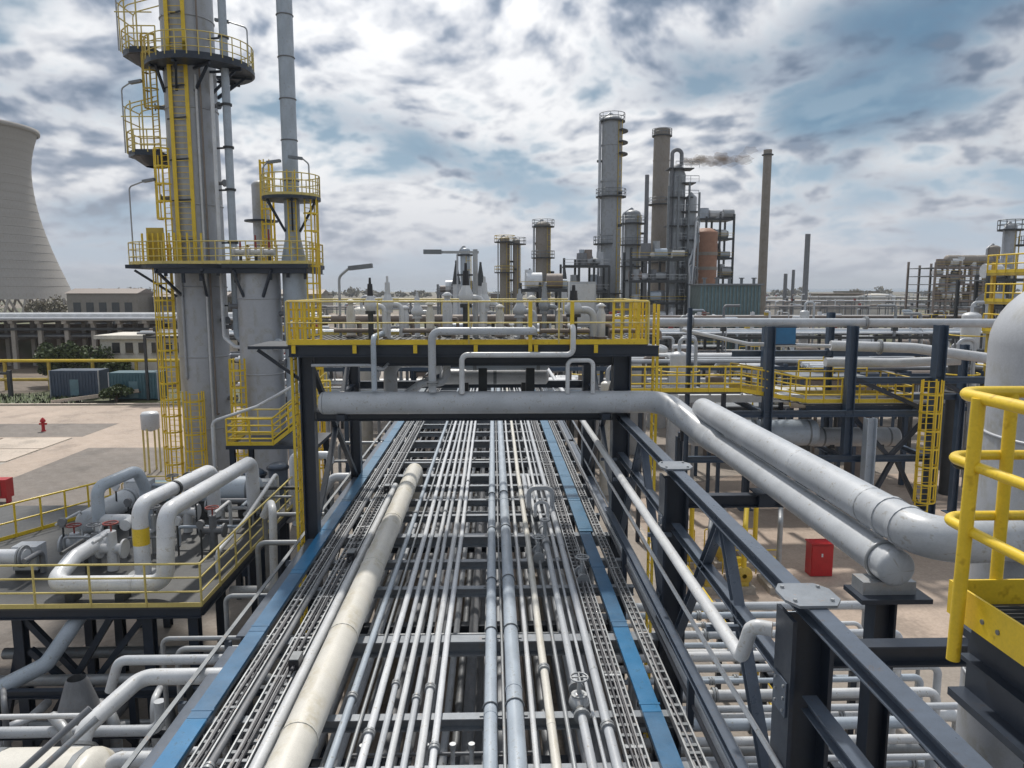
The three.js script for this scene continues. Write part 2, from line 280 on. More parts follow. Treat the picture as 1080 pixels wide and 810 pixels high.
// pale concrete slabs laid on the yard, left, with open joints between them
{ const host = structure('slab_paving', sheet(-60, -36.4, -64, -46, 0.016), M.concrete);
  for (let i = 0; i < 4; i++) for (let k = 0; k < 4; k++) { if ((i * 7 + k * 3) % 5 === 2) continue; const x = -60 + i * 5.9, z = -64 + k * 4.5; part('slab', box(x + 0.12, x + 5.78, 0.018, 0.085, z + 0.1, z + 4.4), [M.slab, M.slab, M.pavement][(i + k) % 3], host); } }
{ const host = structure('kerb', sheet(-90, -36, -82.9, -82.3, 0.02), M.concrete); for (let i = 0; i < 18; i++) part('kerbstone', box(-90 + i * 3 + 0.03, -87 + i * 3 - 0.03, 0.024, 0.16, -82.85, -82.4), M.slab, host); }
{ const host = structure('kerb', sheet(7.5, 8.1, -44, -24, 0.02), M.concrete); for (let i = 0; i < 10; i++) part('kerbstone', box(7.6, 7.9, 0.024, 0.15, -44 + i * 2 + 0.03, -42 + i * 2 - 0.03), M.slab, host); }
// grass verge
{ const g0 = [], r = mulberry(99); structure('verge', sheet(-95, -47, -90, -83, 0.018), M.grass);
  for (let i = 0; i < 5200; i++) { const x = -95 + r() * 48, z = -90 + r() * 7, h = 0.2 + r() * 0.35, a = r() * 6.3, c = Math.cos(a) * 0.09, s = Math.sin(a) * 0.09; const g = new THREE.BufferGeometry(); g.setAttribute('position', new THREE.Float32BufferAttribute([x - c, 0.018, z - s, x + c, 0.018, z + s, x + s * 2, h, z - c * 2], 3)); g.setAttribute('normal', new THREE.Float32BufferAttribute([0, 1, 0, 0, 1, 0, 0, 1, 0], 3)); g.setAttribute('uv', new THREE.Float32BufferAttribute([x, z, x + 0.1, z, x, z + 0.3], 2)); g.setIndex([0, 1, 2]); g0.push(g); }
  solo('grass', g0, M.leaf, 'strip of rough grass along the far edge of the yard', 'grass', null, 'stuff'); }

// ---------- the pipe rack that runs away from the camera ----------
const RZ = [-1.6, -7.6, -13.5, -19.5, -26, -32, -38, -44, -50, -56, -62, -68];
const RX0 = -4.9, RX1 = 3.4, RY = 6.3;                                   // top of steel of the upper pipe level
{ const t = thing('pipe_rack', 'long dark navy steel pipe rack running away under all the pipes', 'pipe rack', [-0.7, 0, -30]);
  const upZ = V(0, 0, 1);
  RZ.forEach((z, i) => {
    const topL = i === 3 || i === 4 ? 11.25 : RY - 0.3, topR = i <= 2 ? 9.48 : i <= 4 ? 11.25 : RY - 0.3;
    part('column', hbeam(V(RX0, 0, z), V(RX0, topL, z), 0.34, 0.36, V(1, 0, 0)), M.navy, t);
    part('column', hbeam(V(RX1, 0, z), V(RX1, topR, z), 0.46, 0.46, V(1, 0, 0)), M.navy, t);
    if (i <= 2) { const s = new THREE.Shape([[-0.2, -0.3], [0.2, -0.3], [0.31, -0.14], [0.31, 0.14], [0.2, 0.3], [-0.2, 0.3], [-0.29, 0.14], [-0.29, -0.14]].map(p => new THREE.Vector2(...p))); const g = new THREE.ExtrudeGeometry(s, { depth: 0.03, bevelEnabled: false }); g.rotateX(-Math.PI / 2); g.translate(RX1, 9.66, z); metreUV(g); part('cap_plate', g, M.beamPale, t); };
    part('base_plate', box(RX0 - 0.3, RX0 + 0.3, 0.006, 0.06, z - 0.3, z + 0.3), M.navy, t); part('base_plate', box(RX1 - 0.3, RX1 + 0.3, 0.006, 0.06, z - 0.3, z + 0.3), M.navy, t);
    part('cross_beam', hbeam(V(RX0 + 0.2, RY - 0.15, z), V(RX1 - 0.24, RY - 0.15, z), 0.28, 0.3), M.beamPale, t);
    part('cross_beam', hbeam(V(RX0 + 0.2, 3.6, z), V(RX1 - 0.24, 3.6, z), 0.28, 0.3), M.navy, t);
  });
  // smaller cross beams between the column lines
  for (const z of [-9.6, -10.9, -15.95, -17.6, -21.3, -22.9, -24.6, -28, -29.8, -34, -36, -40, -42, -46, -48, -52, -54]) part('cross_beam', hbeam(V(RX0 + 0.2, RY - 0.1, z), V(RX1 - 0.24, RY - 0.1, z), 0.18, 0.2), M.beamPale, t);
  for (let i = 0; i < RZ.length - 1; i++) {
    const a = RZ[i] - 0.2, b = RZ[i + 1] + 0.2;
    part('edge_beam', hbeam(V(RX0, RY - 0.15, a), V(RX0, RY - 0.15, b), 0.2, 0.3), M.navyGrey, t);
    part('edge_beam', hbeam(V(RX1, RY - 0.15, a), V(RX1, RY - 0.15, b), 0.2, 0.3), M.navyGrey, t);
    part('lower_edge_beam', hbeam(V(RX0, 3.6, a), V(RX0, 3.6, b), 0.2, 0.3), M.navy, t);
    part('lower_edge_beam', hbeam(V(RX1, 3.6, a), V(RX1, 3.6, b), 0.2, 0.3), M.navy, t);
    if (i < 3) {   // truss of the right-hand side
      part('top_chord', hbeam(V(RX1, 9.57, RZ[i]), V(RX1, 9.57, RZ[i + 1]), 0.2, 0.17), M.navyGrey, t);
      part('middle_chord', hbeam(V(RX1, 8.55, a), V(RX1, 8.55, b), 0.16, 0.16), M.navyGrey, t);
      const zm = (RZ[i] + RZ[i + 1]) / 2;
      part('diagonal', hbeam(V(RX1, 6.35, a - 0.15), V(RX1, 9.46, zm + 0.12), 0.15, 0.15), M.navyGrey, t);
      part('diagonal', hbeam(V(RX1, 6.35, b + 0.15), V(RX1, 9.46, zm - 0.12), 0.15, 0.15), M.navyGrey, t);
      part('gusset', box(RX1 - 0.02, RX1 + 0.02, 9.15, 9.5, zm - 0.3, zm + 0.3), M.navyGrey, t);
    }
    if (i >= 3 && i < 8) { part('diagonal', hbeam(V(RX0, 3.75, a), V(RX0, RY - 0.3, b), 0.12, 0.12), M.navy, t); part('diagonal', hbeam(V(RX1, 3.75, b), V(RX1, RY - 0.3, a), 0.12, 0.12), M.navy, t); }
  }
  // bracing of the tall bay under the walkway
  for (const x of [RX0, RX1]) { part('diagonal', bar(V(x, 6.4, -19.8), V(x, 11, -25.8), 0.14), M.navy, t); part('diagonal', bar(V(x, 6.4, -25.8), V(x, 11, -19.8), 0.14), M.navy, t);
    part('tie_beam', hbeam(V(x, 11.1, -19.7), V(x, 11.1, -25.8), 0.2, 0.25), M.navy, t); part('tie_beam', hbeam(V(x, 9.55, -19.7), V(x, 9.55, -25.8), 0.16, 0.2), M.navy, t); }
  for (const z of [-19.5, -26]) { part('tie_beam', hbeam(V(RX0 + 0.2, 9.6, z), V(RX1 - 0.24, 9.6, z), 0.2, 0.24), M.navy, t); part('tie_beam', hbeam(V(RX0 + 0.2, 11.1, z), V(RX1 - 0.24, 11.1, z), 0.2, 0.3), M.navy, t); }
  // short cross beams over the road side at the truss head
  for (const z of [-7.6, -13.5]) part('outrigger', hbeam(V(RX1 + 0.24, 9.0, z), V(RX1 + 2.6, 9.0, z), 0.2, 0.24), M.navy, t);
  part('outrigger', hbeam(V(RX1 + 0.24, 7.4, -7.6), V(RX1 + 2.6, 7.4, -7.6), 0.2, 0.24), M.navy, t);
  // bolted splice and end plates on the near truss steel
  for (const z of [-7.6, -13.5]) { for (const y of [8.55, 7.0]) { const pl = part('end_plate', box(RX1 - 0.25, RX1 - 0.235, y - 0.2, y + 0.2, z - 0.17, z + 0.17), M.navyGrey, t); const b = []; for (const dy of [-0.14, 0, 0.14]) for (const dz of [-0.11, 0.11]) b.push(rod(V(RX1 - 0.265, y + dy, z + dz), V(RX1 - 0.2505, y + dy, z + dz), 0.018, 0.018, 6)); part('bolts', b, M.galv, pl).userData.kind = 'stuff'; }
    const b = []; for (const dx of [-0.2, 0.2]) for (const dz of [-0.18, 0.18]) b.push(rod(V(RX1 + dx, 9.69, z + dz), V(RX1 + dx, 9.715, z + dz), 0.022, 0.022, 6)); part('bolts', b, M.galv, t).userData.kind = 'stuff'; }
  part('bumper_rail', hbeam(V(3.02, 7.15, -3), V(3.02, 7.15, -19), 0.13, 0.13), M.navyGrey, t);
  for (const z of [-4.6, -10.6, -16.4]) part('rail_stub', bar(V(3.02, RY, z), V(3.02, 7.08, z), 0.1), M.navy, t);
}
const ORD = 'first second third fourth fifth sixth seventh eighth ninth tenth eleventh twelfth thirteenth fourteenth fifteenth sixteenth seventeenth eighteenth nineteenth twentieth twenty-first twenty-second twenty-third twenty-fourth twenty-fifth twenty-sixth'.split(' ');
const low = mulberry(55);
// ---------- pipes lying on the upper level ----------
const PZ0 = -2, PZ1 = -69;
const PIPES = [ // x, radius, material, label, options
  [-3.98, 0.055, 'pipeDull', 'slim dark grey pipe between the two open cable ladders on the left', {}],
  [-3.30, 0.095, 'pipePale', 'pale pipe touching the left flank of the thick cream pipe', { end: -24.4, joints: [0.2, 0.62] }],
  [-2.80, 0.27, 'pipeCream', 'thick cream insulated pipe, widest on the rack, with a blunt far end', { end: -26.0, joints: [0.08, 0.2, 0.33, 0.46, 0.6, 0.74, 0.88] }],
  [-2.30, 0.06, 'pipeBlueGrey', 'bluish thin pipe next right of the thick cream pipe', {}],
  [-1.87, 0.062, 'pipeWhite', 'brightest white thin pipe, second right of the cream pipe', { joints: [0.12, 0.4] }],
  [-1.66, 0.05, 'pipeGrey', 'thin grey pipe, third right of the cream pipe', {}],
  [-1.47, 0.052, 'pipePale', 'thin pale pipe, fourth right of the cream pipe', { joints: [0.16] }],
  [-1.28, 0.05, 'pipeGrey', 'thin grey pipe, fifth right of the cream pipe', {}],
  [-1.07, 0.062, 'pipePale', 'thin pale pipe, sixth right of the cream pipe', { joints: [0.1, 0.25] }],
  [-0.88, 0.056, 'pipeWhite', 'thin white pipe just left of the open middle bay', {}],
  [-0.06, 0.105, 'pipeBlueGrey', 'middle blue-grey pipe standing alone right of the open bay', { joints: [0.07, 0.13, 0.3] }],
  [0.32, 0.135, 'pipeBlueGrey', 'stout blue-grey pipe, right one of the middle pair', { joints: [0.07, 0.14, 0.3] }],
  [0.13, 0.028, 'pipeSteel', 'thinnest tracer line squeezed between the middle pair', {}],
  [1.10, 0.035, 'pipeSteel', 'thin steel line right of the cream medium pipe', {}],
  [1.56, 0.03, 'pipeGrey', 'thin grey line between the valved pipe and the grey medium pipe', {}],
  [-2.08, 0.03, 'pipeSteel', 'thin steel line between the bluish and the brightest white pipe', {}],
  [0.60, 0.045, 'pipePale', 'thin pale line hugging the stout middle pipe', {}],
  [0.88, 0.07, 'pipeCream', 'cream medium pipe, second right of the stout middle pipe', { joints: [0.09, 0.15] }],
  [1.72, 0.075, 'pipeGrey', 'grey medium pipe left of the right-hand cable ladder', { joints: [0.1, 0.16, 0.35] }],
];
for (const [x, r, m, label, o] of PIPES) {
  const y = RY + r + 0.012, e = o.end ?? PZ1; const pts = [V(x, y, PZ0)]; if (!o.end && r < 0.08) for (const z of RZ.slice(1, 9)) pts.push(V(x + (low() - 0.5) * 0.045, y + (low() - 0.5) * 0.008, z)); pts.push(V(x, y, e)); if (o.end) pts.push(V(x, y - 1.6, e));
  pipe(label, pts, r, M[m], { bend: r * 1.8, seg: r > 0.2 ? 28 : 14, bands: (o.joints || []).map(f => r < 0.08 ? [1 + Math.floor(f * 6), (f * 61) % 1, 0.05] : [0, f, r > 0.2 ? 0.02 : 0.05]), flanges: r < 0.08 && r > 0.045 ? [[1, 0.1 + 0.8 * low()], [3, 0.1 + 0.8 * low()], [0, 0.75 + 0.2 * low()]].slice(0, 1 + Math.floor(low() * 3)) : [] });
}
// pipe with a shut-off valve and reducer
{ const x = 1.36, y = RY + 0.09; const t = thing('valved_pipe', 'grey pipe broken by a flanged valve with a small handwheel', 'pipe', [x, RY, -20]);
  part('pipe_run', tube([[x, y, PZ0], [x, y, -10.7]], 0.07), M.pipeGrey, t); part('pipe_run', tube([[x, y, -11.5], [x, y, -18.4]], 0.07), M.pipeGrey, t); part('pipe_run', tube([[x, y, -19.6], [x, y, PZ1]], 0.05), M.pipePale, t);
  for (const z of [-10.7, -11.5, -18.4, -19.6]) part('flange', [flange(V(x, y, z), V(0, 0, 1), 0.13, 0.03)], M.pipeSteel, t);
  const vb = part('valve_body', [lathe([[0.07, 0], [0.15, 0.12], [0.17, 0.2], [0.15, 0.28], [0.07, 0.4]], x, y, -11.3, 16, new THREE.Matrix4().makeRotationX(Math.PI / 2)), rod(V(x, y, -11.1), V(x, y + 0.42, -11.1), 0.05, 0.03), rod(V(x, y + 0.1, -11.1), V(x, y + 0.14, -11.1), 0.13)], M.galv, t);
  part('handwheel', [new THREE.TorusGeometry(0.14, 0.016, 6, 18).rotateX(Math.PI / 2).translate(x, y + 0.42, -11.1), bar(V(x - 0.13, y + 0.42, -11.1), V(x + 0.13, y + 0.42, -11.1), 0.02), bar(V(x, y + 0.42, -11.23), V(x, y + 0.42, -10.97), 0.02)], M.pipeSteel, vb);
  part('valve_body', [rod(V(x, y, -18.4), V(x, y, -19.6), 0.1, 0.1, 14), rod(V(x, y, -19), V(x, y + 0.5, -19), 0.06, 0.05), rod(V(x, y + 0.45, -19), V(x, y + 0.5, -19), 0.14)], M.galv, t); }
// expansion loop and valve clutter where the right group of lines meets the far bay
pipe('grey pipe loop rising over the lines near the walkway', [[1.05, RY + 0.1, -25.5], [1.05, RY + 0.1, -21.5], [1.05, RY + 0.75, -21.5], [1.75, RY + 0.75, -21.5], [1.75, RY + 0.1, -21.5], [1.75, RY + 0.1, -18.2]].map(p => V(...p)), 0.075, M.pipeGrey, { name: 'pipe_loop', bend: 0.2 });
pipe('second grey pipe loop nested inside the larger one near the walkway', [[1.2, RY + 0.1, -25.5], [1.2, RY + 0.1, -20.7], [1.2, RY + 0.55, -20.7], [1.56, RY + 0.55, -20.7], [1.56, RY + 0.1, -20.7], [1.56, RY + 0.1, -17.4]].map(p => V(...p)), 0.05, M.pipePale, { name: 'pipe_loop', bend: 0.15 });
for (const [x, z, l] of [[1.1, -17.6, 'flanged valve with round handwheel, left one below the pipe loops'], [2.02, -16.2, 'flanged valve with round handwheel, right one beside the blue tray']]) { const y = RY + 0.14, t = thing('line_valve', l, 'valve', [x, RY, z]);
  const b = part('valve_body', [rod(V(x, y, z - 0.25), V(x, y, z + 0.25), 0.09), rod(V(x, y, z), V(x, y + 0.3, z), 0.07, 0.05), flange(V(x, y, z - 0.25), V(0, 0, 1), 0.14, 0.025), flange(V(x, y, z + 0.25), V(0, 0, 1), 0.14, 0.025)], M.pipeSteel, t);
  part('saddle', box(x - 0.1, x + 0.1, RY, y - 0.08, z - 0.08, z + 0.08), M.galvDark, t);
  part('handwheel', [new THREE.TorusGeometry(0.15, 0.018, 6, 18).rotateX(Math.PI / 2).translate(x, y + 0.45, z), rod(V(x, y + 0.28, z), V(x, y + 0.46, z), 0.018), bar(V(x - 0.14, y + 0.45, z), V(x + 0.14, y + 0.45, z), 0.02)], M.galv, b); }
// thin lines of the lower level seen through the gaps, and pipes crossing under the steel
const LOWM = ['pipeGrey', 'pipeDull', 'pipeBrown', 'pipeSteel', 'pipeGrey', 'pipeDull'];
for (let i = 0; i < 22; i++) { const x = -4.4 + i * 0.345 + (low() - 0.5) * 0.12, r = 0.04 + low() * low() * 0.15; pipe(`dull pipe on the dark lower level of the rack, ${ORD[i]} from the left`, [[x, 3.76 + r, PZ0], [x, 3.76 + r, PZ1]], r, M[LOWM[i % 6]], { group: 'pipes on the lower level of the rack', name: 'lower_pipe', seg: 10 }); }
for (const [i, [z, y, r]] of [[-14.3, 5.75, 0.06], [-14.75, 5.75, 0.05], [-8.9, 5.6, 0.05], [-17, 5.7, 0.06], [-21, 5.6, 0.08], [-23.4, 5.7, 0.07], [-28.6, 5.6, 0.08], [-31, 5.65, 0.06], [-35, 5.6, 0.08]].entries()) pipe(`small pipe crossing sideways under the upper rack steel at ${['the third gap', 'the third gap, farther one', 'the nearest gap', 'the gap before the bridge', 'the bridge front', 'the bridge middle', 'the first gap behind the bridge', 'the second gap behind the bridge', 'the third gap behind the bridge'][i]}`, [[-6.4 - (i % 3) * 0.5, 1.2, z], [-6.4 - (i % 3) * 0.5, y, z], [RX1 - 0.5, y, z], [RX1 - 0.5, 3.9, z]], r, M.pipeSteel, { group: 'pipes crossing under the rack', name: 'crossing_pipe', seg: 10 });
// little drain stubs standing in the near middle bay
for (const [i, x] of [-1.95, -1.02, -0.62, -0.34].entries()) { const t = thing('drain_line', `thin upright-ended drain line in the nearest rack bay, ${ORD[i]} from the left`, 'pipe', [x, 4, -10.2], 'drain lines in the nearest open bay'); part('pipe_run', tube([[x, 5.95, -3], [x, 5.95, -10.2], [x, 6.25, -10.2]], 0.035, { seg: 8 }), M.pipeGrey, t); part('cap', rod(V(x, 6.22, -10.2), V(x, 6.29, -10.2), 0.05), M.galv, t); }
pipe('thin rail-like pipe carrying the drain lines across the near bay', [[-2.2, 6.03, -10.35], [0.6, 6.03, -10.35]], 0.025, M.pipeDull, { seg: 8 });

// ---------- cable trays ----------
function coverTray(label, x, w, z0, z1, m, len = 2.9) {
  const t = thing('cable_tray', label, 'cable tray', [x, RY, (z0 + z1) / 2]);
  part('channel', [box(x - w / 2, x + w / 2, RY + 0.01, RY + 0.03, z1, z0), box(x - w / 2, x - w / 2 + 0.012, RY + 0.032, RY + 0.13, z1, z0), box(x + w / 2 - 0.012, x + w / 2, RY + 0.032, RY + 0.13, z1, z0)], M.trayGrey, t);
  for (let z = z0; z > z1 + 0.3; z -= len) { const e = Math.max(z1, z - len + 0.014), dy = (low() - 0.5) * 0.01; const g = [box(x - w / 2 - 0.012, x + w / 2 + 0.012, RY + 0.142 + dy, RY + 0.152 + dy, e, z), box(x - w / 2 - 0.014, x - w / 2 - 0.006, RY + 0.1, RY + 0.1415 + dy, e, z), box(x + w / 2 + 0.006, x + w / 2 + 0.014, RY + 0.1, RY + 0.1415 + dy, e, z)]; const mt = m === 'trayBlue' && z < -21 ? M[['trayGreyBlue', 'trayGrey', 'trayGreyBlue'][Math.floor(low() * 3)]] : m === 'trayBlue' ? M[['trayBlue', 'trayBlue', 'trayWorn'][Math.floor(low() * 3)]] : M[m]; const c = part('cover_panel', g, mt, t); part('clip', [box(x - w / 2 - 0.03, x + w / 2 + 0.03, RY + 0.153 + dy, RY + 0.158 + dy, z - 0.25, z - 0.2)], mt, c); }
  return t;
}
coverTray('blue covered cable tray along the left edge of the rack', -4.56, 0.29, -2, -66, 'trayBlue');
coverTray('blue covered cable tray on the right half of the rack', 2.46, 0.27, -2, -19.2, 'trayBlue');
coverTray('grey-blue covered cable tray on the right, continuing the blue one towards the walkway', 2.50, 0.34, -19.3, -66, 'trayGreyBlue');
function ladderTray(label, x, w, z0, z1, n, seed) {
  const r = mulberry(seed), t = thing('cable_ladder', label, 'cable tray', [x, RY, (z0 + z1) / 2]);
  for (const s of [-1, 1]) part('side_rail', box(x + s * w / 2 - 0.012, x + s * w / 2 + 0.012, RY + 0.005, RY + 0.115, z1, z0), M.galv, t);
  const g = []; for (let z = z0 - 0.15; z > z1; z -= 0.26) g.push(box(x - w / 2 + 0.012, x + w / 2 - 0.012, RY + 0.05, RY + 0.085, z - 0.035, z + 0.035)); part('rungs', g, M.galvDark, t).userData.kind = 'stuff';
  for (let i = 0; i < n; i++) { const rad = 0.012 + r() * 0.014, bx = x - w / 2 + 0.05 + (w - 0.1) * (i + 0.5) / n; const pts = []; for (let z = z0; z >= z1; z -= 1.6) pts.push(V(bx + (r() - 0.5) * 0.05, RY + (i % 3 ? 0.087 : 0.018) + rad + r() * 0.012, z)); part('cable', tube(pts, rad, { bend: 0.5, seg: 6 }), r() < 0.55 ? M.cable : M.cableGrey, t); }
  // strapped junctions, bright tags
  for (let z = z0 - 1 - r() * 2; z > z1; z -= 1.2 + r() * 2.2) part('cable_tie', box(x - w / 2 + 0.02, x + w / 2 - 0.02, RY + 0.105, RY + 0.12, z - 0.03, z + 0.03), r() < 0.5 ? M.galv : M.galvDark, t);
}
ladderTray('open cable ladder squeezed between the left blue tray and a slim dark pipe', -4.17, 0.22, -2, -66, 5, 11);
ladderTray('wider open cable ladder left of the pale pipe by the cream pipe', -3.62, 0.34, -2, -66, 7, 12);
ladderTray('open cable ladder just left of the right-hand blue tray', 2.02, 0.30, -2, -66, 6, 13);
ladderTray('open cable ladder just right of the right-hand blue tray', 2.86, 0.20, -2, -66, 4, 14);
// electrical boxes and brackets along the cream pipe's small neighbour
for (const [z, l] of [[-12.3, 'nearest'], [-17.5, 'middle'], [-23.6, 'farthest']]) { const t = thing('junction_box', `small dark junction box on the left ladder tray, ${l} of three`, 'junction box', [-3.47, RY + 0.115, z]); part('housing', box(-3.56, -3.38, RY + 0.122, RY + 0.3, z - 0.16, z + 0.16), M.blackBox, t); part('lid', box(-3.55, -3.39, RY + 0.302, RY + 0.32, z - 0.15, z + 0.15), M.galvDark, t); part('gland', rod(V(-3.47, RY + 0.2, z + 0.16), V(-3.47, RY + 0.2, z + 0.28), 0.03), M.cable, t); }
// light-coloured pipe along the truss with a dog-leg at its near end
pipe('long pale pipe along the right truss, turning up at its near end', [[2.98, 8.58, -60], [2.98, 8.58, -8.35], [2.98, 9.12, -8.05], [3.18, 9.12, -7.95]].map(p => V(...p)), 0.085, M.pipePale, { bend: 0.13, seg: 16 });
{ const t = thing('pipe_bracket', 'row of steel brackets carrying the pale pipe along the truss', 'bracket', [3.1, 8.4, -14]); for (const z of [-9.4, -13.2, -17.2, -19.3]) part('arm', bar(V(3.3, 8.44, z), V(2.86, 8.44, z), 0.07), M.navyGrey, t); }
pipe('thin conduit under the pale truss pipe', [[3.14, 7.75, -60], [3.14, 7.75, -3]], 0.035, M.pipePale, { seg: 8 });
pipe('thin grey conduit on the right rack edge', [[3.16, 6.55, -60], [3.16, 6.55, -3]], 0.04, M.pipeGrey, { seg: 8 });

for (const [i, [x, y, r, m]] of [[3.05, 6.62, 0.03, 'cable'], [3.24, 6.9, 0.028, 'pipeSteel']].entries()) pipe(['black conduit low on the right rack edge', 'steel conduit low outside the black one'][i], [[x, y, -62], [x, y, -2.5]], r, M[m], { name: 'conduit', seg: 8 });
{ const t = thing('edge_rail', 'thin brown-grey angle rail outside the left blue tray', 'rail', [-5.12, 6, -30]); part('angle', [box(-5.16, -5.08, 6.40, 6.415, -66, -2), box(-5.16, -5.148, 6.30, 6.398, -66, -2)], M.galvDark, t); for (let z = -3; z > -64; z -= 2.1) part('stub', box(-5.14, -5.02, 6.16, 6.3, z - 0.04, z + 0.04), M.navyGrey, t); }
// pipe shoes under the thick lines, where they cross the steel
{ for (const [x, r, l] of [[0.32, 0.135, 'stout middle'], [-0.06, 0.105, 'middle']]) { const t = thing('pipe_clamp_row', `row of grey saddle clamps along the ${l} pipe`, 'clamp', [x, RY, -14]); for (const z of [-7.6, -10.9, -13.5, -15.95, -19.5, -22.9]) part('clamp', [new THREE.TorusGeometry(r + 0.012, 0.014, 6, 24, Math.PI).translate(x, RY + r + 0.012, z), box(x - r - 0.07, x - r - 0.004, RY + 0.001, RY + 0.02, z - 0.04, z + 0.04), box(x + r + 0.004, x + r + 0.07, RY + 0.001, RY + 0.02, z - 0.04, z + 0.04)], M.galvDark, t); } }

// wide lines close above the floor, added so the rack gaps look darker
for (let i = 0; i < 14; i++) { const x = -4.3 + i * 0.56, r = 0.1 + low() * 0.13; pipe(`wide pipe added low under the rack to darken its gaps, ${ORD[i]} from the left`, [[x, 1.75 + r, PZ0], [x, 1.75 + r, PZ1]], r, M[['pipeGrey', 'pipeBrown', 'pipeSteel', 'pipeDull'][i % 4]], { name: 'added_bottom_pipe', seg: 10, group: 'added pipes on the bottom level of the rack' }); }
{ const t = thing('bottom_sleepers', 'low concrete sleepers under the added bottom pipes of the rack', 'support', [-0.7, 0, -30]); for (let z = -4; z > -66; z -= 6) part('sleeper', box(-4.7, 3.2, 0.006, 1.74, z - 0.2, z + 0.2), M.concrete, t); }
// ---------- walkway bridge over the rack ----------
const GY = 11.56, GZ0 = -19.0, GZ1 = -22.6;
{ const t = thing('walkway_bridge', 'yellow railed walkway bridge standing on tall navy legs across the rack', 'walkway', [-0.7, 11.3, -22.5]);
  const deck = part('deck', box(-5.25, 4.0, GY - 0.05, GY, GZ1, GZ0), M.deckPlate, t);
  const gr = []; for (let x = -5.2; x < 3.95; x += 0.16) gr.push(box(x, x + 0.03, GY + 0.001, GY + 0.02, GZ1 + 0.05, GZ0 - 0.05)); part('grating_bars', gr, M.deckPlate, deck).userData.kind = 'stuff';
  part('fascia', hbeam(V(-5.25, GY - 0.2, GZ0 - 0.1), V(4.3, GY - 0.2, GZ0 - 0.1), 0.16, 0.28), M.navy, t); part('fascia', hbeam(V(-5.25, GY - 0.2, GZ1 + 0.1), V(4.0, GY - 0.2, GZ1 + 0.1), 0.16, 0.28), M.navy, t);
  for (const x of [-5.15, -3, -0.7, 1.6, 3.9]) part('joist', hbeam(V(x, GY - 0.18, GZ0 - 0.2), V(x, GY - 0.18, GZ1 + 0.2), 0.12, 0.2), M.navy, t);
  part('edge_plate', box(-5.25, 4.0, GY - 0.02, GY + 0.11, GZ0 + 0.002, GZ0 + 0.016), M.yellow, t, 'thin yellow kick plate along the deck edge');
  for (let x = -5.1; x < 4.0; x += 1.55) part('rail_foot', box(x - 0.05, x + 0.05, GY - 0.24, GY - 0.03, GZ0 + 0.003, GZ0 + 0.03), M.yellow, t);
  railing(t, [V(-5.25, GY, GZ1), V(-5.25, GY, GZ0 + 0.03), V(4.0, GY, GZ0 + 0.03), V(4.0, GY, GZ1)], M.yellowPale, { h: 1.08, mids: [0.54], r: 0.022, step: 2.3, toe: 0, posts: true });
  for (const x of [0.95, 2.02]) part('stout_post', box(x - 0.05, x + 0.05, GY - 0.2, GY + 1.08, GZ0 + 0.04, GZ0 + 0.09), M.yellow, t);
  railing(t, [V(-5.25, GY, GZ1), V(4.0, GY, GZ1)], M.yellowPale, { h: 1.08, mids: [0.54], r: 0.022, step: 1.8, toe: 0.1 });
  // close-barred yellow corner cages at both ladder heads
  for (const [x0, x1] of [[-5.2, -4.4], [3.1, 3.95]]) { const c = part('ladder_gate', [box(x0, x1, GY + 1.06, GY + 1.12, GZ0 - 0.06, GZ0), box(x0, x1, GY + 0.02, GY + 0.12, GZ0 - 0.06, GZ0)], M.yellow, t);
    for (let x = x0; x <= x1 + 0.01; x += (x1 - x0) / 4) part('gate_bar', box(x - 0.03, x + 0.03, GY + 0.12, GY + 1.06, GZ0 - 0.055, GZ0 - 0.005), M.yellow, c);
    for (const y of [0.38, 0.62, 0.85]) part('gate_rail', box(x0, x1, GY + y, GY + y + 0.05, GZ0 - 0.075, GZ0 - 0.0565), M.yellow, c);
    for (let z = GZ0 - 0.4; z > GZ0 - 2; z -= 0.4) part('gate_bar', box(x0 < 0 ? x0 : x1 - 0.05, x0 < 0 ? x0 + 0.05 : x1, GY + 0.02, GY + 1.1, z - 0.03, z + 0.03), M.yellow, c); }
  ladder(t, 4.35, -19.7, 0.1, GY + 1, 1, 0, M.yellow, { cage: false });
  ladder(t, -5.3, -19.7, 0.1, GY + 0.3, -1, 0, M.yellow, { cage: false, w: 0.4 });
}
{ const t = thing('deck_wedge', 'dark landing plate jutting left from the walkway bridge', 'platform', [-6, 11.4, -20]); part('plate', box(-6.3, -5.27, GY - 0.14, GY - 0.06, -21, -19.1), M.navy, t); part('bracket', bar(V(-6.2, GY - 0.2, -19.6), V(-5.1, GY - 1.0, -19.6), 0.08), M.navy, t); }
// pipes hung on the front of the bridge
pipe('thin grey pipe rising at the left front of the walkway and arching back', [[-3.03, 10.4, -18.75], [-3.03, 11.75, -18.75], [-3.03, 11.75, -20.5]], 0.07, M.pipeBlueGrey, { bend: 0.2 });
pipe('pale pipe lying along the walkway front, rising left of its middle', [[-1.55, 10.35, -18.72], [-1.55, 11.9, -18.72], [1.02, 11.9, -18.72], [1.02, 11.9, -20]], 0.1, M.pipeGrey, { bend: 0.22, flanges: [[0, 0.15]] });
pipe('pale pipe looping under the walkway front and up at its right', [[-0.8, 10.3, -18.72], [-0.8, 11.3, -18.72], [2.03, 11.3, -18.72], [2.03, 12.0, -18.72], [2.03, 12.0, -19.6]], 0.07, M.pipePale, { bend: 0.16 });
pipe('slim upright pipe below the right part of the walkway', [[2.55, 10.3, -18.75], [2.55, 11.15, -18.75], [1.9, 11.15, -18.75], [1.9, 10.3, -18.75]], 0.055, M.pipePale, { bend: 0.14 });
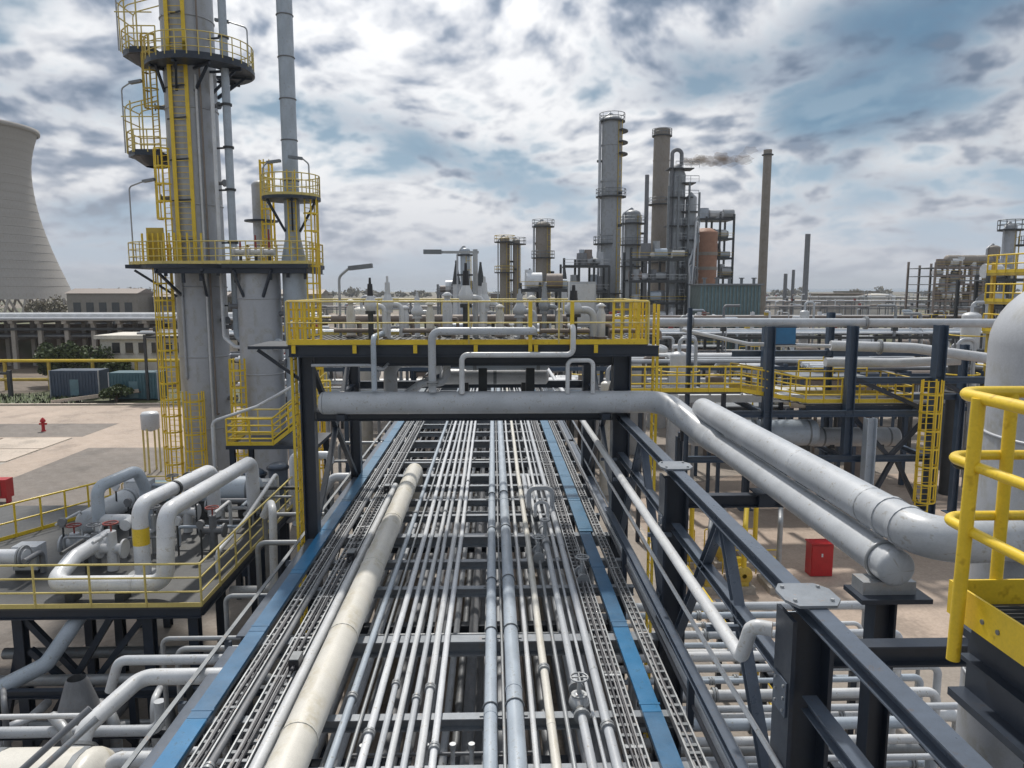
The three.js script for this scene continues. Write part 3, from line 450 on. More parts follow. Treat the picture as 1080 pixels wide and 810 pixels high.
pipe('thin conduit crossing the left bay under the walkway', [[-4.7, 11.0, -19.15], [-3.2, 11.0, -19.15], [-2.9, 10.85, -19.15], [-2.6, 11.2, -20]], 0.04, M.pipeGrey, { bend: 0.2, seg: 8 });
pipe('grey hooked pipe in the left bay below the walkway', [[-3.0, 9.7, -21.5], [-3.0, 10.9, -21.5], [-1.75, 10.9, -21.5], [-1.75, 10.55, -22.5]], 0.2, M.pipeGrey, { bend: 0.4, seg: 18 });
pipe('pale bent pipe next to the hooked one below the walkway', [[-2.6, 9.9, -20.6], [-2.0, 10.35, -20.6], [-1.3, 10.35, -20.6], [-1.3, 11.2, -20.6]], 0.11, M.pipePale, { bend: 0.25 });
function drum(name, label, x0, x1, y, z, r, m, { axis = 'x', saddles = [0.2, 0.8], ground = 0, rings = [], group, nozzle = false } = {}) {
  const mid = (x0 + x1) / 2, base = axis === 'x' ? [mid, ground, z] : [z, ground, mid]; const t = thing(name, label, 'vessel', base, group); const len = x1 - x0;
  const P = (u, yy, w) => axis === 'x' ? V(u, yy, z + w) : V(z + w, yy, u);
  const prof = [...domeProfile(r, 0, r * 0.45, 6).map(([a, b]) => [a, -b]).reverse(), ...domeProfile(r, len, r * 0.45, 6)];
  const g = lathe(prof, 0, 0, 0, 28); g.applyMatrix4(axis === 'x' ? new THREE.Matrix4().makeRotationZ(-Math.PI / 2) : new THREE.Matrix4().makeRotationX(Math.PI / 2)); const o = P(x0, y, 0); g.translate(o.x, o.y, o.z); part('shell', g, m, t);
  for (const s of saddles) { const u = x0 + len * s; const a = P(u - 0.12, ground, -r * 0.7), b = P(u + 0.12, y - r * 0.5, r * 0.7); part('saddle', box(Math.min(a.x, b.x), Math.max(a.x, b.x), a.y, b.y, Math.min(a.z, b.z), Math.max(a.z, b.z)), M.darkSteel, t); }
  for (const s of rings) { const u = x0 + len * s; const p = P(u, y, 0); part('girth_band', flange(p, P(1, 0, 0).sub(P(0, 0, 0)).normalize(), r * 1.02, 0.05), M.galvDark, t); }
  if (nozzle) { const p = P(mid, y + r * 0.9, 0); part('nozzle', [rod(p, p.clone().add(V(0, r * 0.5, 0)), r * 0.22), rod(p.clone().add(V(0, r * 0.42, 0)), p.clone().add(V(0, r * 0.52, 0)), r * 0.34)], M.pipeSteel, t); }
  return t;
}
drum('heat_exchanger', 'grey horizontal exchanger drum tucked under the walkway', -0.75, 1.5, 10.92, -21, 0.27, M.pipeBlueGrey, { ground: 9.72, rings: [0.1, 0.9] });
drum('heat_exchanger', 'pale horizontal exchanger drum lower and behind under the walkway', -1.5, 1.6, 10.28, -22.6, 0.24, M.pipePale, { ground: 9.72, rings: [0.5] });
// relief valves and stand pipes on the bridge deck
function reliefValve(label, x, z, h, r, black, m = M.pipePale) {
  const t = thing('relief_valve', label, 'valve', [x, GY, z]);
  part('inlet_pipe', [rod(V(x, GY + 0.002, z), V(x, GY + h * 0.45, z), r, r, 12), rod(V(x, GY + 0.004, z), V(x, GY + 0.05, z), r * 2), rod(V(x, GY + h * 0.42, z), V(x, GY + h * 0.47, z), r * 1.9)], black ? M.darkSteel : m, t);
  part('valve_body', lathe([[r, 0], [r * 2.1, h * 0.06], [r * 2.3, h * 0.14], [r * 1.5, h * 0.22], [r * 1.2, h * 0.26]], x, GY + h * 0.45, z, 16), m, t);
  part('bonnet', [rod(V(x, GY + h * 0.7, z), V(x, GY + h * 0.9, z), r * 1.1, r * 0.9, 12), rod(V(x, GY + h * 0.9, z), V(x, GY + h, z), r * 0.5, r * 0.4, 8)], black ? M.blackBox : m, t);
  part('outlet', tube([[x, GY + h * 0.55, z], [x + r * 5, GY + h * 0.55, z], [x + r * 5, GY + 0.1, z]], r * 0.9, { bend: r * 2 }), m, t);
}
reliefValve('grey relief valve with black bonnet, leftmost on the walkway deck', -3.35, -20.4, 1.7, 0.075, true);
reliefValve('white relief valve second from the left on the walkway deck', -2.95, -20.9, 1.75, 0.075, false);
reliefValve('short pale relief valve third from the left on the walkway deck', -2.2, -21.6, 1.3, 0.08, false);
reliefValve('tall dark relief valve at the middle of the walkway deck', -0.75, -20.6, 2.1, 0.09, true);
reliefValve('slim pale relief valve right of the tall dark one', -0.25, -21.8, 1.75, 0.08, false);
reliefValve('thick pale relief valve with dark foot, right of the middle', 0.75, -21, 1.4, 0.085, false, M.pipeGrey);
reliefValve('stout dark relief valve near the right end of the walkway', 2.2, -20.3, 1.5, 0.11, true, M.pipeGrey);
reliefValve('pale relief valve between the two yellow posts at the right', 1.5, -21.7, 1.6, 0.075, false, M.pipeSteel);
{ const x = 2.6, z = -21.6, t = thing('instrument_cabinet', 'small grey instrument cabinet behind the right railing of the walkway', 'cabinet', [x, GY, z]); part('housing', box(x - 0.4, x + 0.35, GY + 0.3, GY + 1.6, z - 0.3, z + 0.3), M.pipeGrey, t); for (const s of [-0.3, 0.25]) part('leg', box(x + s - 0.03, x + s + 0.03, GY + 0.002, GY + 0.3, z - 0.2, z + 0.2), M.darkSteel, t); part('door', box(x - 0.36, x + 0.31, GY + 0.36, GY + 1.54, z + 0.302, z + 0.32), M.pipePale, t); }
{ const t = thing('deck_pipe', 'long pinkish-grey header pipe lying along the walkway deck', 'pipe', [0, GY, -22]); part('pipe_run', tube([[-4.8, GY + 0.5, -22.2], [3.6, GY + 0.5, -22.2]], 0.13), M.pipeBrown, t); for (const x of [-4, -2, 0, 2, 3.4]) part('stand', bar(V(x, GY + 0.002, -22.2), V(x, GY + 0.38, -22.2), 0.1), M.darkSteel, t); }
{ const x = -0.5, z = -21.2, t = thing('lamp_post', 'lamp with a long flat arm reaching left above the walkway', 'lamp', [x, GY, z]); part('pole', rod(V(x, GY + 0.002, z), V(x, GY + 2.5, z), 0.09, 0.07), M.galv, t); part('arm', bar(V(x + 0.1, GY + 2.42, z), V(x - 0.95, GY + 2.42, z), 0.1, 0.07), M.galv, t); part('lamp_head', bar(V(x - 0.95, GY + 2.43, z), V(x - 1.45, GY + 2.43, z), 0.24, 0.12), M.galvDark, t); }
lampPost('slender grey lamp just left beyond the walkway, arm to the right', [-4.6, GY, -22.45], 1.75, 0.3, 1, 0);

// ---------- large pipes, right ----------
{ const t = thing('large_pipe', 'wide grey pipe crossing below the walkway and turning along the road', 'pipe', [0, 9.4, -14]);
  part('pipe_run', tube([[-4.35, 10.05, -18.9], [4.45, 10.05, -18.9], [5.02, 9.54, -17.2], [5.02, 9.54, -16.4]], 0.29, { bend: 0.62, seg: 28 }), M.pipeGrey, t); part('reducer', rod(V(5.02, 9.54, -16.4), V(5.02, 9.52, -15.95), 0.29, 0.235, 28), M.pipeGrey, t); part('pipe_run', tube([[5.02, 9.52, -15.95], [5.02, 9.52, -8.75]], 0.235, { bend: 0.38, seg: 26 }), M.pipeGrey, t); part('end_cap', lathe(domeProfile(0.235, 0, 0.12, 8), 5.02, 9.52, -8.75, 28, new THREE.Matrix4().makeRotationX(Math.PI / 2)), M.pipeGrey, t);
  part('end_cap', lathe(domeProfile(0.29, 0, 0.14), -4.36, 10.05, -18.9, 24, new THREE.Matrix4().makeRotationZ(Math.PI / 2)), M.pipeGrey, t);
  for (const x of [-2.2, 0.6, 3.1, 3.5]) part('clamp_band', flange(V(x, 10.05, -18.9), V(1, 0, 0), 0.297, 0.02), M.pipeGrey, t);
  for (const x of [-3.9, 2.9]) part('support', box(x - 0.1, x + 0.1, 9.62, 9.77, -19.3, -18.7), M.navy, t); }
{ const t = thing('large_pipe', 'widest pale grey pipe slanting in from the right with a banded elbow', 'pipe', [5.1, 6, -13]);
  part('pipe_run', tube([[5.13, 10.05, -17.75], [5.13, 10.05, -8.2], [6.3, 10.05, -8.3]], 0.262, { bend: 0.42, seg: 32 }), M.pipeGrey, t); part('end_cap', lathe(domeProfile(0.262, 0, 0.2, 8), 5.13, 10.05, -17.75, 32, new THREE.Matrix4().makeRotationX(-Math.PI / 2)), M.pipeGrey, t); part('support_leg', [bar(V(5.13, 8.9, -13.5), V(5.13, 9.15, -13.5), 0.3), box(4.9, 5.36, 9.152, 9.18, -13.7, -13.3)], M.navy, t); for (const z of [-11.9, -14.9]) part('weld_seam', flange(V(5.13, 10.05, z), V(0, 0, 1), 0.266, 0.01), M.pipeGrey, t);
  for (const z of [-8.75, -9.15]) part('clamp_band', flange(V(5.13, 10.05, z), V(0, 0, 1), 0.278, 0.045), M.pipeGrey, t);
  part('weld_seam', flange(V(5.13, 10.05, -9.6), V(0, 0, 1), 0.267, 0.012), M.pipeSteel, t); }
{ const t = thing('pipe_support', 'navy support post under the elbow of the widest pipe', 'support', [4.95, 0, -8.6]);
  part('column', hbeam(V(4.98, 0, -8.95), V(4.98, 9.05, -8.95), 0.26, 0.28, V(1, 0, 0)), M.navy, t); part('head_plate', box(4.6, 5.5, 9.06, 9.12, -9.2, -8.7), M.navy, t); part('saddle', [box(4.68, 5.36, 9.122, 9.29, -9.15, -8.85), new THREE.TorusGeometry(0.25, 0.022, 8, 32).translate(5.02, 9.52, -9.0)], M.galv, t); part('foot', box(4.72, 5.24, 0.016, 0.05, -9.2, -8.7), M.navy, t); }
// upright vessel, right edge
{ const x = 7.45, z = -8.6, t = thing('pressure_vessel', 'big pale grey domed vessel standing at the right edge', 'vessel', [x, 0, z]);
  part('shell', lathe([[1.32, 0.02], [1.32, 12.3], ...domeProfile(1.32, 12.3, 0.98, 12).slice(1)], x, 0, z, 56), M.shell, t);
  for (const y of [4, 8, 11.2]) part('girth_seam', new THREE.TorusGeometry(1.325, 0.02, 6, 56).rotateX(Math.PI / 2).translate(x, y, z), M.shell, t);
  part('top_nozzle', [rod(V(x, 13.2, z), V(x, 13.7, z), 0.25), rod(V(x, 13.6, z), V(x, 13.72, z), 0.4)], M.pipeSteel, t); part('skirt_ring', lathe([[1.32, 0.02], [1.6, 0.03], [1.6, 0.08], [1.33, 0.09]], x, 0, z, 40), M.navy, t); }
// near platform, right
{ const DY = 11.2, x0 = 2.56, z0 = -3.92, t = thing('access_platform', 'near platform with thick glossy yellow handrail at the right edge', 'platform', [4, 9.4, -2.4]);
  const deck = part('deck', box(x0 + 0.02, 5.6, DY, DY + 0.03, z0 + 0.02, 1.2), M.deckPlate, t);
  const gb = []; for (let z = z0 + 0.1; z < 1.1; z += 0.045) gb.push(box(x0 + 0.05, 5.55, DY + 0.031, DY + 0.055, z, z + 0.006)); part('grating_bars', gb, M.deckPlate, deck).userData.kind = 'stuff';
  part('kick_plate', box(x0, x0 + 0.014, DY - 0.02, DY + 0.17, z0, 1.2), M.yellow, t); part('kick_plate', box(x0 + 0.016, 5.6, DY - 0.02, DY + 0.17, z0, z0 + 0.014), M.yellow, t);
  for (const z of [-3.62, -3.5, -2.2]) part('bolt', rod(V(x0 - 0.006, DY + 0.06, z), V(x0 + 0.002, DY + 0.06, z), 0.014, 0.014, 8), M.galvDark, t);
  part('edge_channel', hbeam(V(x0 + 0.12, DY - 0.14, z0 + 0.06), V(x0 + 0.12, DY - 0.14, 1.2), 0.14, 0.24), M.navy, t); part('edge_channel', hbeam(V(x0 + 0.2, DY - 0.14, z0 + 0.1), V(5.6, DY - 0.14, z0 + 0.1), 0.14, 0.24), M.navy, t);
  for (const z of [-2.7, -1.2, 0.4]) part('joist', hbeam(V(x0 + 0.2, DY - 0.14, z), V(5.6, DY - 0.14, z), 0.1, 0.2), M.navy, t);
  part('main_beam', hbeam(V(3.05, DY - 0.55, -4.4), V(3.05, DY - 0.55, 1.2), 0.26, 0.5), M.navy, t); part('main_beam', hbeam(V(5.2, DY - 0.55, -4.4), V(5.2, DY - 0.55, 1.2), 0.26, 0.5), M.navy, t);
  part('leg', hbeam(V(3.05, 9.7, -3.6), V(3.05, DY - 0.82, -3.6), 0.24, 0.24), M.navy, t); part('leg', hbeam(V(5.2, 0, -3.6), V(5.2, DY - 0.82, -3.6), 0.26, 0.26), M.navy, t);
  const R = 0.033; const Y = M.yellow, xr = x0 - 0.03;
  part('top_rail', tube([[xr, 12.43, 1.2], [xr, 12.43, z0 - 0.03], [5.6, 12.43, z0 - 0.03]], R, { bend: 0.14, seg: 16 }), Y, t);
  for (const y of [12.07, 11.72]) part('mid_rail', tube([[xr - 0.01, y, 1.2], [xr - 0.01, y, z0 - 0.06], [5.6, y, z0 - 0.06]], R * 0.85, { bend: 0.12, seg: 14 }), Y, t);
  for (const z of [-3.72, -2.3, -0.9, 0.5]) part('rail_post', rod(V(xr - 0.045, DY - 0.2, z), V(xr - 0.02, 12.43, z), R * 1.05, R * 1.05, 16), Y, t);
  for (const x of [2.85, 4.2, 5.4]) part('rail_post', rod(V(x, DY - 0.1, z0 - 0.03), V(x, 12.43, z0 - 0.03), R, R, 16), Y, t); }
{ const x = 2.68, y = 12.0, z = -3.97, t = thing('lamp_clamp', 'small black clamp lamp fixed to the yellow handrail', 'lamp', [x, y, z]); part('housing', [lathe([[0.015, 0], [0.036, 0.006], [0.038, 0.06], [0.026, 0.085], [0.01, 0.09]], x - 0.03, y + 0.02, z, 14, new THREE.Matrix4().makeRotationZ(Math.PI / 2.3))], M.blackBox, t); part('bracket', bar(V(x - 0.06, y + 0.02, z), V(x - 0.02, y + 0.1, z - 0.02), 0.035), M.blackBox, t); }
// lower level pipes that cross below the right-hand side
for (let i = 0; i < 13; i++) { const z = -14.2 - i * 0.62, r = 0.065 + (i * 37 % 5) * 0.017; pipe(['grey', 'pale', 'blue-grey'][i % 3] + ` pipe crossing low under the road side, ${ORD[i]} from the near end`, [[3.0, 3.2, z], [11.6 - (i % 3) * 0.8, 3.2, z], [11.6 - (i % 3) * 0.8, 1.2, z], [11.6 - (i % 3) * 0.8, 0.3, z]], r, [M.pipeGrey, M.pipePale, M.pipeBlueGrey][i % 3], { name: 'sleeper_pipe', bend: 0.25, flanges: [[0, 0.3 + 0.05 * (i % 4)]] }); }
{ const t = thing('pipe_trestle', 'low navy frame carrying the crossing pipes under the road side', 'support', [6, 0, -18]); for (const x of [3.9, 7.2, 9.6]) { part('beam', hbeam(V(x, 2.92, -13.8), V(x, 2.92, -22.6), 0.16, 0.2), M.navy, t); for (const z of [-14.2, -18.4, -22.2]) part('leg', bar(V(x, 0.02, z), V(x, 2.8, z), 0.16), M.navy, t); } }
for (let i = 0; i < 7; i++) { const x = 4.1 + i * 0.55, r = 0.07 + (i * 3 % 4) * 0.02; pipe(`pipe running low beside the rack foot, ${['first', 'second', 'third', 'fourth', 'fifth', 'sixth', 'seventh'][i]} from the rack`, [[x, 2.3, -1], [x, 2.3, -13.2]], r, [M.pipePale, M.pipeGrey, M.pipeSteel][i % 3], { name: 'low_pipe', flanges: [[0, 0.75 + 0.03 * (i % 3)]] }); }
{ const t = thing('pipe_trestle', 'low navy frame under the pipes beside the rack foot', 'support', [6, 0, -8]); for (const z of [-3, -8, -12.6]) { part('beam', hbeam(V(3.8, 2.1, z), V(8, 2.1, z), 0.16, 0.16), M.navy, t); for (const x of [3.95, 7.8]) part('leg', bar(V(x, 0.02, z), V(x, 2.02, z), 0.16), M.navy, t); } }
// red hose cabinet on the road
{ const x = 14.8, z = -32, t = thing('hose_cabinet', 'red fire hose cabinet standing alone on the road at the right', 'cabinet', [x, 0, z]); part('housing', box(x - 0.5, x + 0.5, 0.03, 1.52, z - 0.3, z + 0.3), M.red, t); const d = part('door', box(x - 0.46, x + 0.46, 0.1, 1.46, z + 0.302, z + 0.325), M.red, t); part('handle', box(x - 0.05, x + 0.02, 0.95, 1.1, z + 0.326, z + 0.36), M.pipeWhite, d, 'white latch plate'); part('roof', box(x - 0.55, x + 0.55, 1.522, 1.57, z - 0.34, z + 0.36), M.red, t); }

// second, lower layer of lines below the nine crossing pipes, with valves between
{ const r = mulberry(515), ms = [M.pipeSteel, M.pipePale, M.pipeDull, M.pipeWhite, M.pipeBlueGrey];
  for (let i = 0; i < 12; i++) { const z = -12.6 - i * 0.82 + r() * 0.3, y = 1.2 + r() * 1.0, x1 = 8 + r() * 6, rad = 0.06 + r() * 0.1; pipe(`pipe in the lower layer under the crossing pipes, ${ORD[i]} from the near end`, [[3.8, y, z], [x1, y, z], [x1, 0.1, z]], rad, ms[i % 5], { name: 'underlay_pipe', bend: 0.2, seg: 12, flanges: [[0, 0.3 + r() * 0.5]] }); }
  for (let i = 0; i < 10; i++) { const x = 6.2 + (i % 5) * 1.5 + r() * 0.5, z = -11.2 - Math.floor(i / 5) * 2.4 - r() * 0.8, h = 1.2 + r() * 1.2, t = thing('floor_valve', `upright floor valve right of the near truss column, ${ORD[i]} from the left front`, 'valve', [x, 0, z]); const b = part('valve_body', [rod(V(x, 0.01, z), V(x, h, z), 0.12, 0.1, 12), rod(V(x - 0.4, h * 0.5, z), V(x + 0.4, h * 0.5, z), 0.13, 0.13, 12), flange(V(x - 0.4, h * 0.5, z), V(1, 0, 0), 0.22, 0.03), flange(V(x + 0.4, h * 0.5, z), V(1, 0, 0), 0.22, 0.03)], ms[(i + 1) % 5], t); part('handwheel', [new THREE.TorusGeometry(0.22, 0.025, 6, 18).rotateX(Math.PI / 2).translate(x, h + 0.2, z), rod(V(x, h, z), V(x, h + 0.22, z), 0.03)], i % 3 ? M.galvDark : M.redDull, b); } }

// pale vent pots and boxes crowding the bridge deck
{ const r = mulberry(88); const bits = [[-4.1, -21.5, 0.13, 1.1], [-2.6, -22.1, 0.11, 0.9], [-1.75, -20.7, 0.12, 1.05], [-1.35, -22.0, 0.15, 1.3], [0.2, -21.4, 0.12, 0.95], [1.15, -22.1, 0.14, 1.2], [1.9, -21.2, 0.1, 0.85], [3.0, -20.6, 0.13, 1.0]];
  bits.forEach(([x, z, q, h], i) => { const t = thing('vent_pot', `beige vent pot on the walkway deck, ${ORD[i]} from the left`, 'vent', [x, GY, z]); part('body', lathe([[q, 0.024], [q, h * 0.7], [q * 0.6, h * 0.82], [q * 0.6, h * 0.9], [q * 1.2, h * 0.92], [q * 0.4, h], [0.01, h]], x, GY, z, 16), [M.pipeCream, M.pipePale, M.yellowPale][i % 3 === 2 ? 0 : i % 2], t); part('foot', rod(V(x, GY + 0.021, z), V(x, GY + 0.07, z), q * 1.4, q * 1.4, 14), M.pipeBrown, t); part('side_pipe', tube([[x + q * 0.9, GY + h * 0.4, z], [x + q * 2, GY + h * 0.4, z], [x + q * 2, GY + 0.03, z]], 0.05, { seg: 8 }), M.pipeBrown, t); });
  for (let i = 0; i < 5; i++) { const x = -4.4 + i * 1.9, z = -20.1 - r() * 0.6; pipe(`rusty header along the walkway deck front, ${ORD[i]} piece from the left`, [[x, GY + 0.25, z], [x + 1.4, GY + 0.25, z], [x + 1.4, GY + 0.03, z]], 0.06, M.pipeBrown, { name: 'deck_header', seg: 10 }); } }
// ---------- twin process columns, left ----------
function balcony(parent, x0, x1, z0, z1, y, m = M.yellowPale, open = null) {       // boat-shaped balcony with tapered underside
  const s = new THREE.Shape([[x0, z0], [x1, z0], [x1, z1], [x0 + 0.7, z1], [x0, z1 - 0.8]].map(p => new THREE.Vector2(p[0], -p[1])));
  const g = new THREE.ExtrudeGeometry(s, { depth: 0.16, bevelEnabled: false }); g.rotateX(-Math.PI / 2); g.translate(0, y - 0.16, 0); const n = g.attributes.position.count; g.setIndex([...Array(n).keys()]); metreUV(g);
  const cx = (x0 + x1) / 2 + 0.25, cz = (z0 + z1) / 2; const hull = lathe([[0.55, -0.62], [1.2, -0.17]], cx, y, cz, 8);
  const d = part('balcony', [g, hull], M.navy, parent);
  railing(d, [V(x1, y, z0), V(x0, y, z0), V(x0, y, z1 - 0.8), V(x0 + 0.7, y, z1), V(x1, y, z1)], m, { h: 1.15, mids: [0.4, 0.78], r: 0.035, step: 0.8, toe: 0.14, toeMat: M.navy });
  return d;
}
const T1 = [-16.25, -42], T2 = [-12.5, -40.2];
{ const [x, z] = T1; const t = thing('distillation_column', 'tall grey column at left with yellow ladders and several round platforms', 'column', [x, 0, z]);
  part('shell', lathe([[1.38, 0.02], [1.38, 3], [1.33, 3.2], [1.33, 34]], x, 0, z, 56), M.shell, t);
  for (const y of [5.2, 9.2, 13, 17.4, 22.4, 27]) part('girth_band', new THREE.TorusGeometry(1.335, 0.045, 6, 56).rotateX(Math.PI / 2).translate(x, y, z), M.shell, t);
  part('skirt_ring', lathe([[1.38, 0.02], [1.75, 0.03], [1.75, 0.12], [1.39, 0.14]], x, 0, z, 40), M.concrete, t);
  // upper round platform, carried on brackets
  const P1 = part('round_platform', ringSector(1.36, 2.75, 24.42, 24.62, -75, 168, x + 0.6, z), M.navy, t); railing(P1, arc(x + 0.6, z, 2.7, 24.62, -75, 168, 20), M.yellowPale, { h: 1.15, mids: [0.4, 0.78], r: 0.03, step: 0.9, toe: 0.16, toeMat: M.navy });
  for (const a of [-60, -20, 20, 60, 100, 140]) { const c = Math.cos(a * Math.PI / 180), s = Math.sin(a * Math.PI / 180); part('bracket', [bar(V(x + 1.33 * c, 23.2, z + 1.33 * s), V(x + 0.6 + 2.3 * c, 24.4, z + 2.3 * s), 0.12), bar(V(x + 1.33 * c, 24.34, z + 1.33 * s), V(x + 0.6 + 2.6 * c, 24.34, z + 2.6 * s), 0.12)], M.navy, P1); }
  balcony(t, -19.6, -17.5, -43.3, -40.9, 25.3); balcony(t, -19.6, -17.5, -43.2, -40.8, 20.1);
  for (const y of [20.1, 25.3]) part('safety_frame', [...[-43, -42, -41.4].map(zz => tube([[-19.55, y, zz], [-19.55, y + 2.5, zz], [-18, y + 2.9, zz]], 0.035, { seg: 6, bend: 0.4 })), ...[1.7, 2.4].map(k => bar(V(-19.55, y + k, -43.1), V(-19.55, y + k, -41.2), 0.05)), ...[-19, -18.4].map(xx => bar(V(xx, y, -40.85), V(xx, y + 2.6, -40.85), 0.06)), bar(V(-19.5, y + 1.8, -40.85), V(-17.6, y + 1.8, -40.85), 0.05)], M.yellowPale, t);
  ladder(t, -17.7, -40.9, 0.1, 15.3, -0.2, 0.98, M.yellow, { w: 0.6, cr: 0.5 }); ladder(t, -16.3, -40.5, 14.3, 25.6, 0, 1, M.yellow, { w: 0.85, cage: false, rail: 0.2 }); ladder(t, -16.3, -40.5, 24.7, 34, 0, 1, M.yellow, { w: 0.85, cage: false, rail: 0.2 }); ladder(t, -17.3, -40.75, 14.3, 20.2, -0.5, 0.86, M.yellow, { w: 0.5, cr: 0.42 });
  for (const [dx, y0, y1, r, m] of [[-0.55, 8, 33, 0.06, M.pipeGrey], [0.75, 3, 24, 0.07, M.pipePale], [0.95, 6, 33, 0.05, M.pipeBrown]]) part('side_pipe', tube([[x + dx, y0, z + 0.9], [x + dx, y0, z + 1.5 - Math.abs(dx) * 0.35], [x + dx, y1, z + 1.5 - Math.abs(dx) * 0.35]], r, { seg: 8 }), m, t);
  ladder(t, -17.85, -41.2, 20.1, 26, -0.5, 0.86, M.yellowDull); ladder(t, -16.3, -40.3, 0.1, 7.4, 0.1, 1, M.yellow, { w: 0.8, cr: 0.55 });
  for (const [a, y] of [[20, 22.6], [160, 22.5], [10, 10.8], [25, 11.2], [165, 17.8], [12, 6.8], [15, 18.6]]) { const c = Math.cos(a * Math.PI / 180), s = Math.sin(a * Math.PI / 180); const p = V(x + 1.3 * c, y, z + 1.3 * s), q = V(x + 1.75 * c, y, z + 1.75 * s); part('nozzle', [rod(p, q, 0.11, 0.11, 10), rod(q, V(x + 1.82 * c, y, z + 1.82 * s), 0.2, 0.2, 12)], M.pipeDull, t); }
  // bracket lugs beside the ladder
  for (const y of [15.5, 17.6, 19.7, 21.8, 23.4, 27, 29]) part('lug', bar(V(x - 0.9, y, z + 1.0), V(x + 0.3, y, z + 1.62), 0.07), M.darkSteel, t);
}
{ const t = thing('riser_pipe', 'grey riser pipe with clamps down the right side of the tall column', 'pipe', [-14.1, 10, -41.3]);
  part('pipe_run', tube([[-14.1, 34, -41.2], [-14.1, 10.1, -41.2], [-11.5, 10.1, -39.9], [-11.2, 10.1, -38.6]], 0.21, { bend: 0.5, seg: 20 }), M.pipeBlueGrey, t);
  for (const y of [12, 15.4, 18.2, 20.4, 22.6, 26]) part('clamp', [flange(V(-14.1, y, -41.2), V(0, 1, 0), 0.28, 0.06), bar(V(-14.1, y, -41.2), V(-15.2, y, -41.6), 0.09)], M.darkSteel, t); }
pipe('bright thin pipe running down beside the grey riser', [[-14.62, 24, -40.6], [-14.62, 10.3, -40.6], [-13.9, 9.8, -40.2], [-11.3, 9.8, -39.4]], 0.1, M.pipeWhite, { bend: 0.3 });
{ const [x, z] = T2; const t = thing('short_column', 'shorter grey column between the tall one and the thin stack', 'column', [x, 0, z]);
  part('shell', lathe([[1.12, 0.02], [1.12, 13.9], ...domeProfile(1.12, 13.9, 0.45).slice(1)], x, 0, z, 48), M.shell, t); for (const y of [4.5, 8.4, 12.4]) part('girth_band', new THREE.TorusGeometry(1.125, 0.04, 6, 48).rotateX(Math.PI / 2).translate(x, y, z), M.shell, t);
  ladder(t, x - 0.85, z + 1.2, 0.1, 9.3, -0.2, 1, M.yellow, { w: 0.6 }); for (const [a, y] of [[10, 11.6], [160, 12], [20, 9]]) { const c = Math.cos(a * Math.PI / 180), s = Math.sin(a * Math.PI / 180); part('nozzle', [rod(V(x + 1.1 * c, y, z + 1.1 * s), V(x + 1.5 * c, y, z + 1.5 * s), 0.13), rod(V(x + 1.5 * c, y, z + 1.5 * s), V(x + 1.58 * c, y, z + 1.58 * s), 0.24)], M.pipeDull, t); } }
{ const x = -10.55, z = -40, t = thing('vent_stack', 'thin tall grey vent stack with a small crown platform, right of the columns', 'stack', [x, 0, z]);
  part('shell', lathe([[0.62, 0.02], [0.62, 14.5], [0.4, 15.6], [0.4, 36]], x, 0, z, 32), M.pipeBlueGrey, t); for (let y = 18.5; y < 35; y += 2.05) part('joint_ring', new THREE.TorusGeometry(0.41, 0.035, 6, 28).rotateX(Math.PI / 2).translate(x, y, z), M.pipeDull, t);
  const P = part('crown_platform', ringSector(0.42, 1.5, 17.5, 17.66, 0, 360, x, z, 32), M.navy, t); railing(P, arc(x, z, 1.46, 17.66, 0, 360, 20), M.yellowPale, { h: 1.1, mids: [0.38, 0.75], r: 0.03, step: 0.5, toe: 0.14 });
  for (let a = 15; a < 360; a += 60) { const c = Math.cos(a * Math.PI / 180), s = Math.sin(a * Math.PI / 180); part('strut', bar(V(x + 0.42 * c, 15.9, z + 0.42 * s), V(x + 1.4 * c, 17.5, z + 1.4 * s), 0.09), M.navy, P); }
  ladder(t, x + 0.9, z + 0.3, 0.1, 17.6, 0.9, 0.4, M.yellow, { w: 0.5 }); ladder(t, x + 0.15, z + 0.55, 14.2, 19, 0, 1, M.yellow, { w: 0.4, cage: false }); }
lampPost('small lamp on the left rim of the crown platform of the thin stack', [-11.75, 17.66, -39.2], 1.4, 0.25, 1, 0.1); lampPost('small lamp on the right rim of the crown platform of the thin stack', [-9.4, 17.66, -39.2], 1.6, 0.3, -1, 0.1);
{ const x = -14.3, z = -47, t = thing('rear_column', 'slim column with yellow top cage peeping out behind the grey riser', 'column', [x, 0, z]); part('shell', lathe([[0.5, 0.02], [0.5, 19.2], ...domeProfile(0.5, 19.2, 0.3).slice(1)], x, 0, z, 24), M.shell, t); ladder(t, x + 0.5, z + 0.55, 1, 20.6, 0.7, 0.7, M.yellow); part('ring', ringSector(0.52, 1.0, 17.0, 17.1, 0, 360, x, z), M.navy, t); }
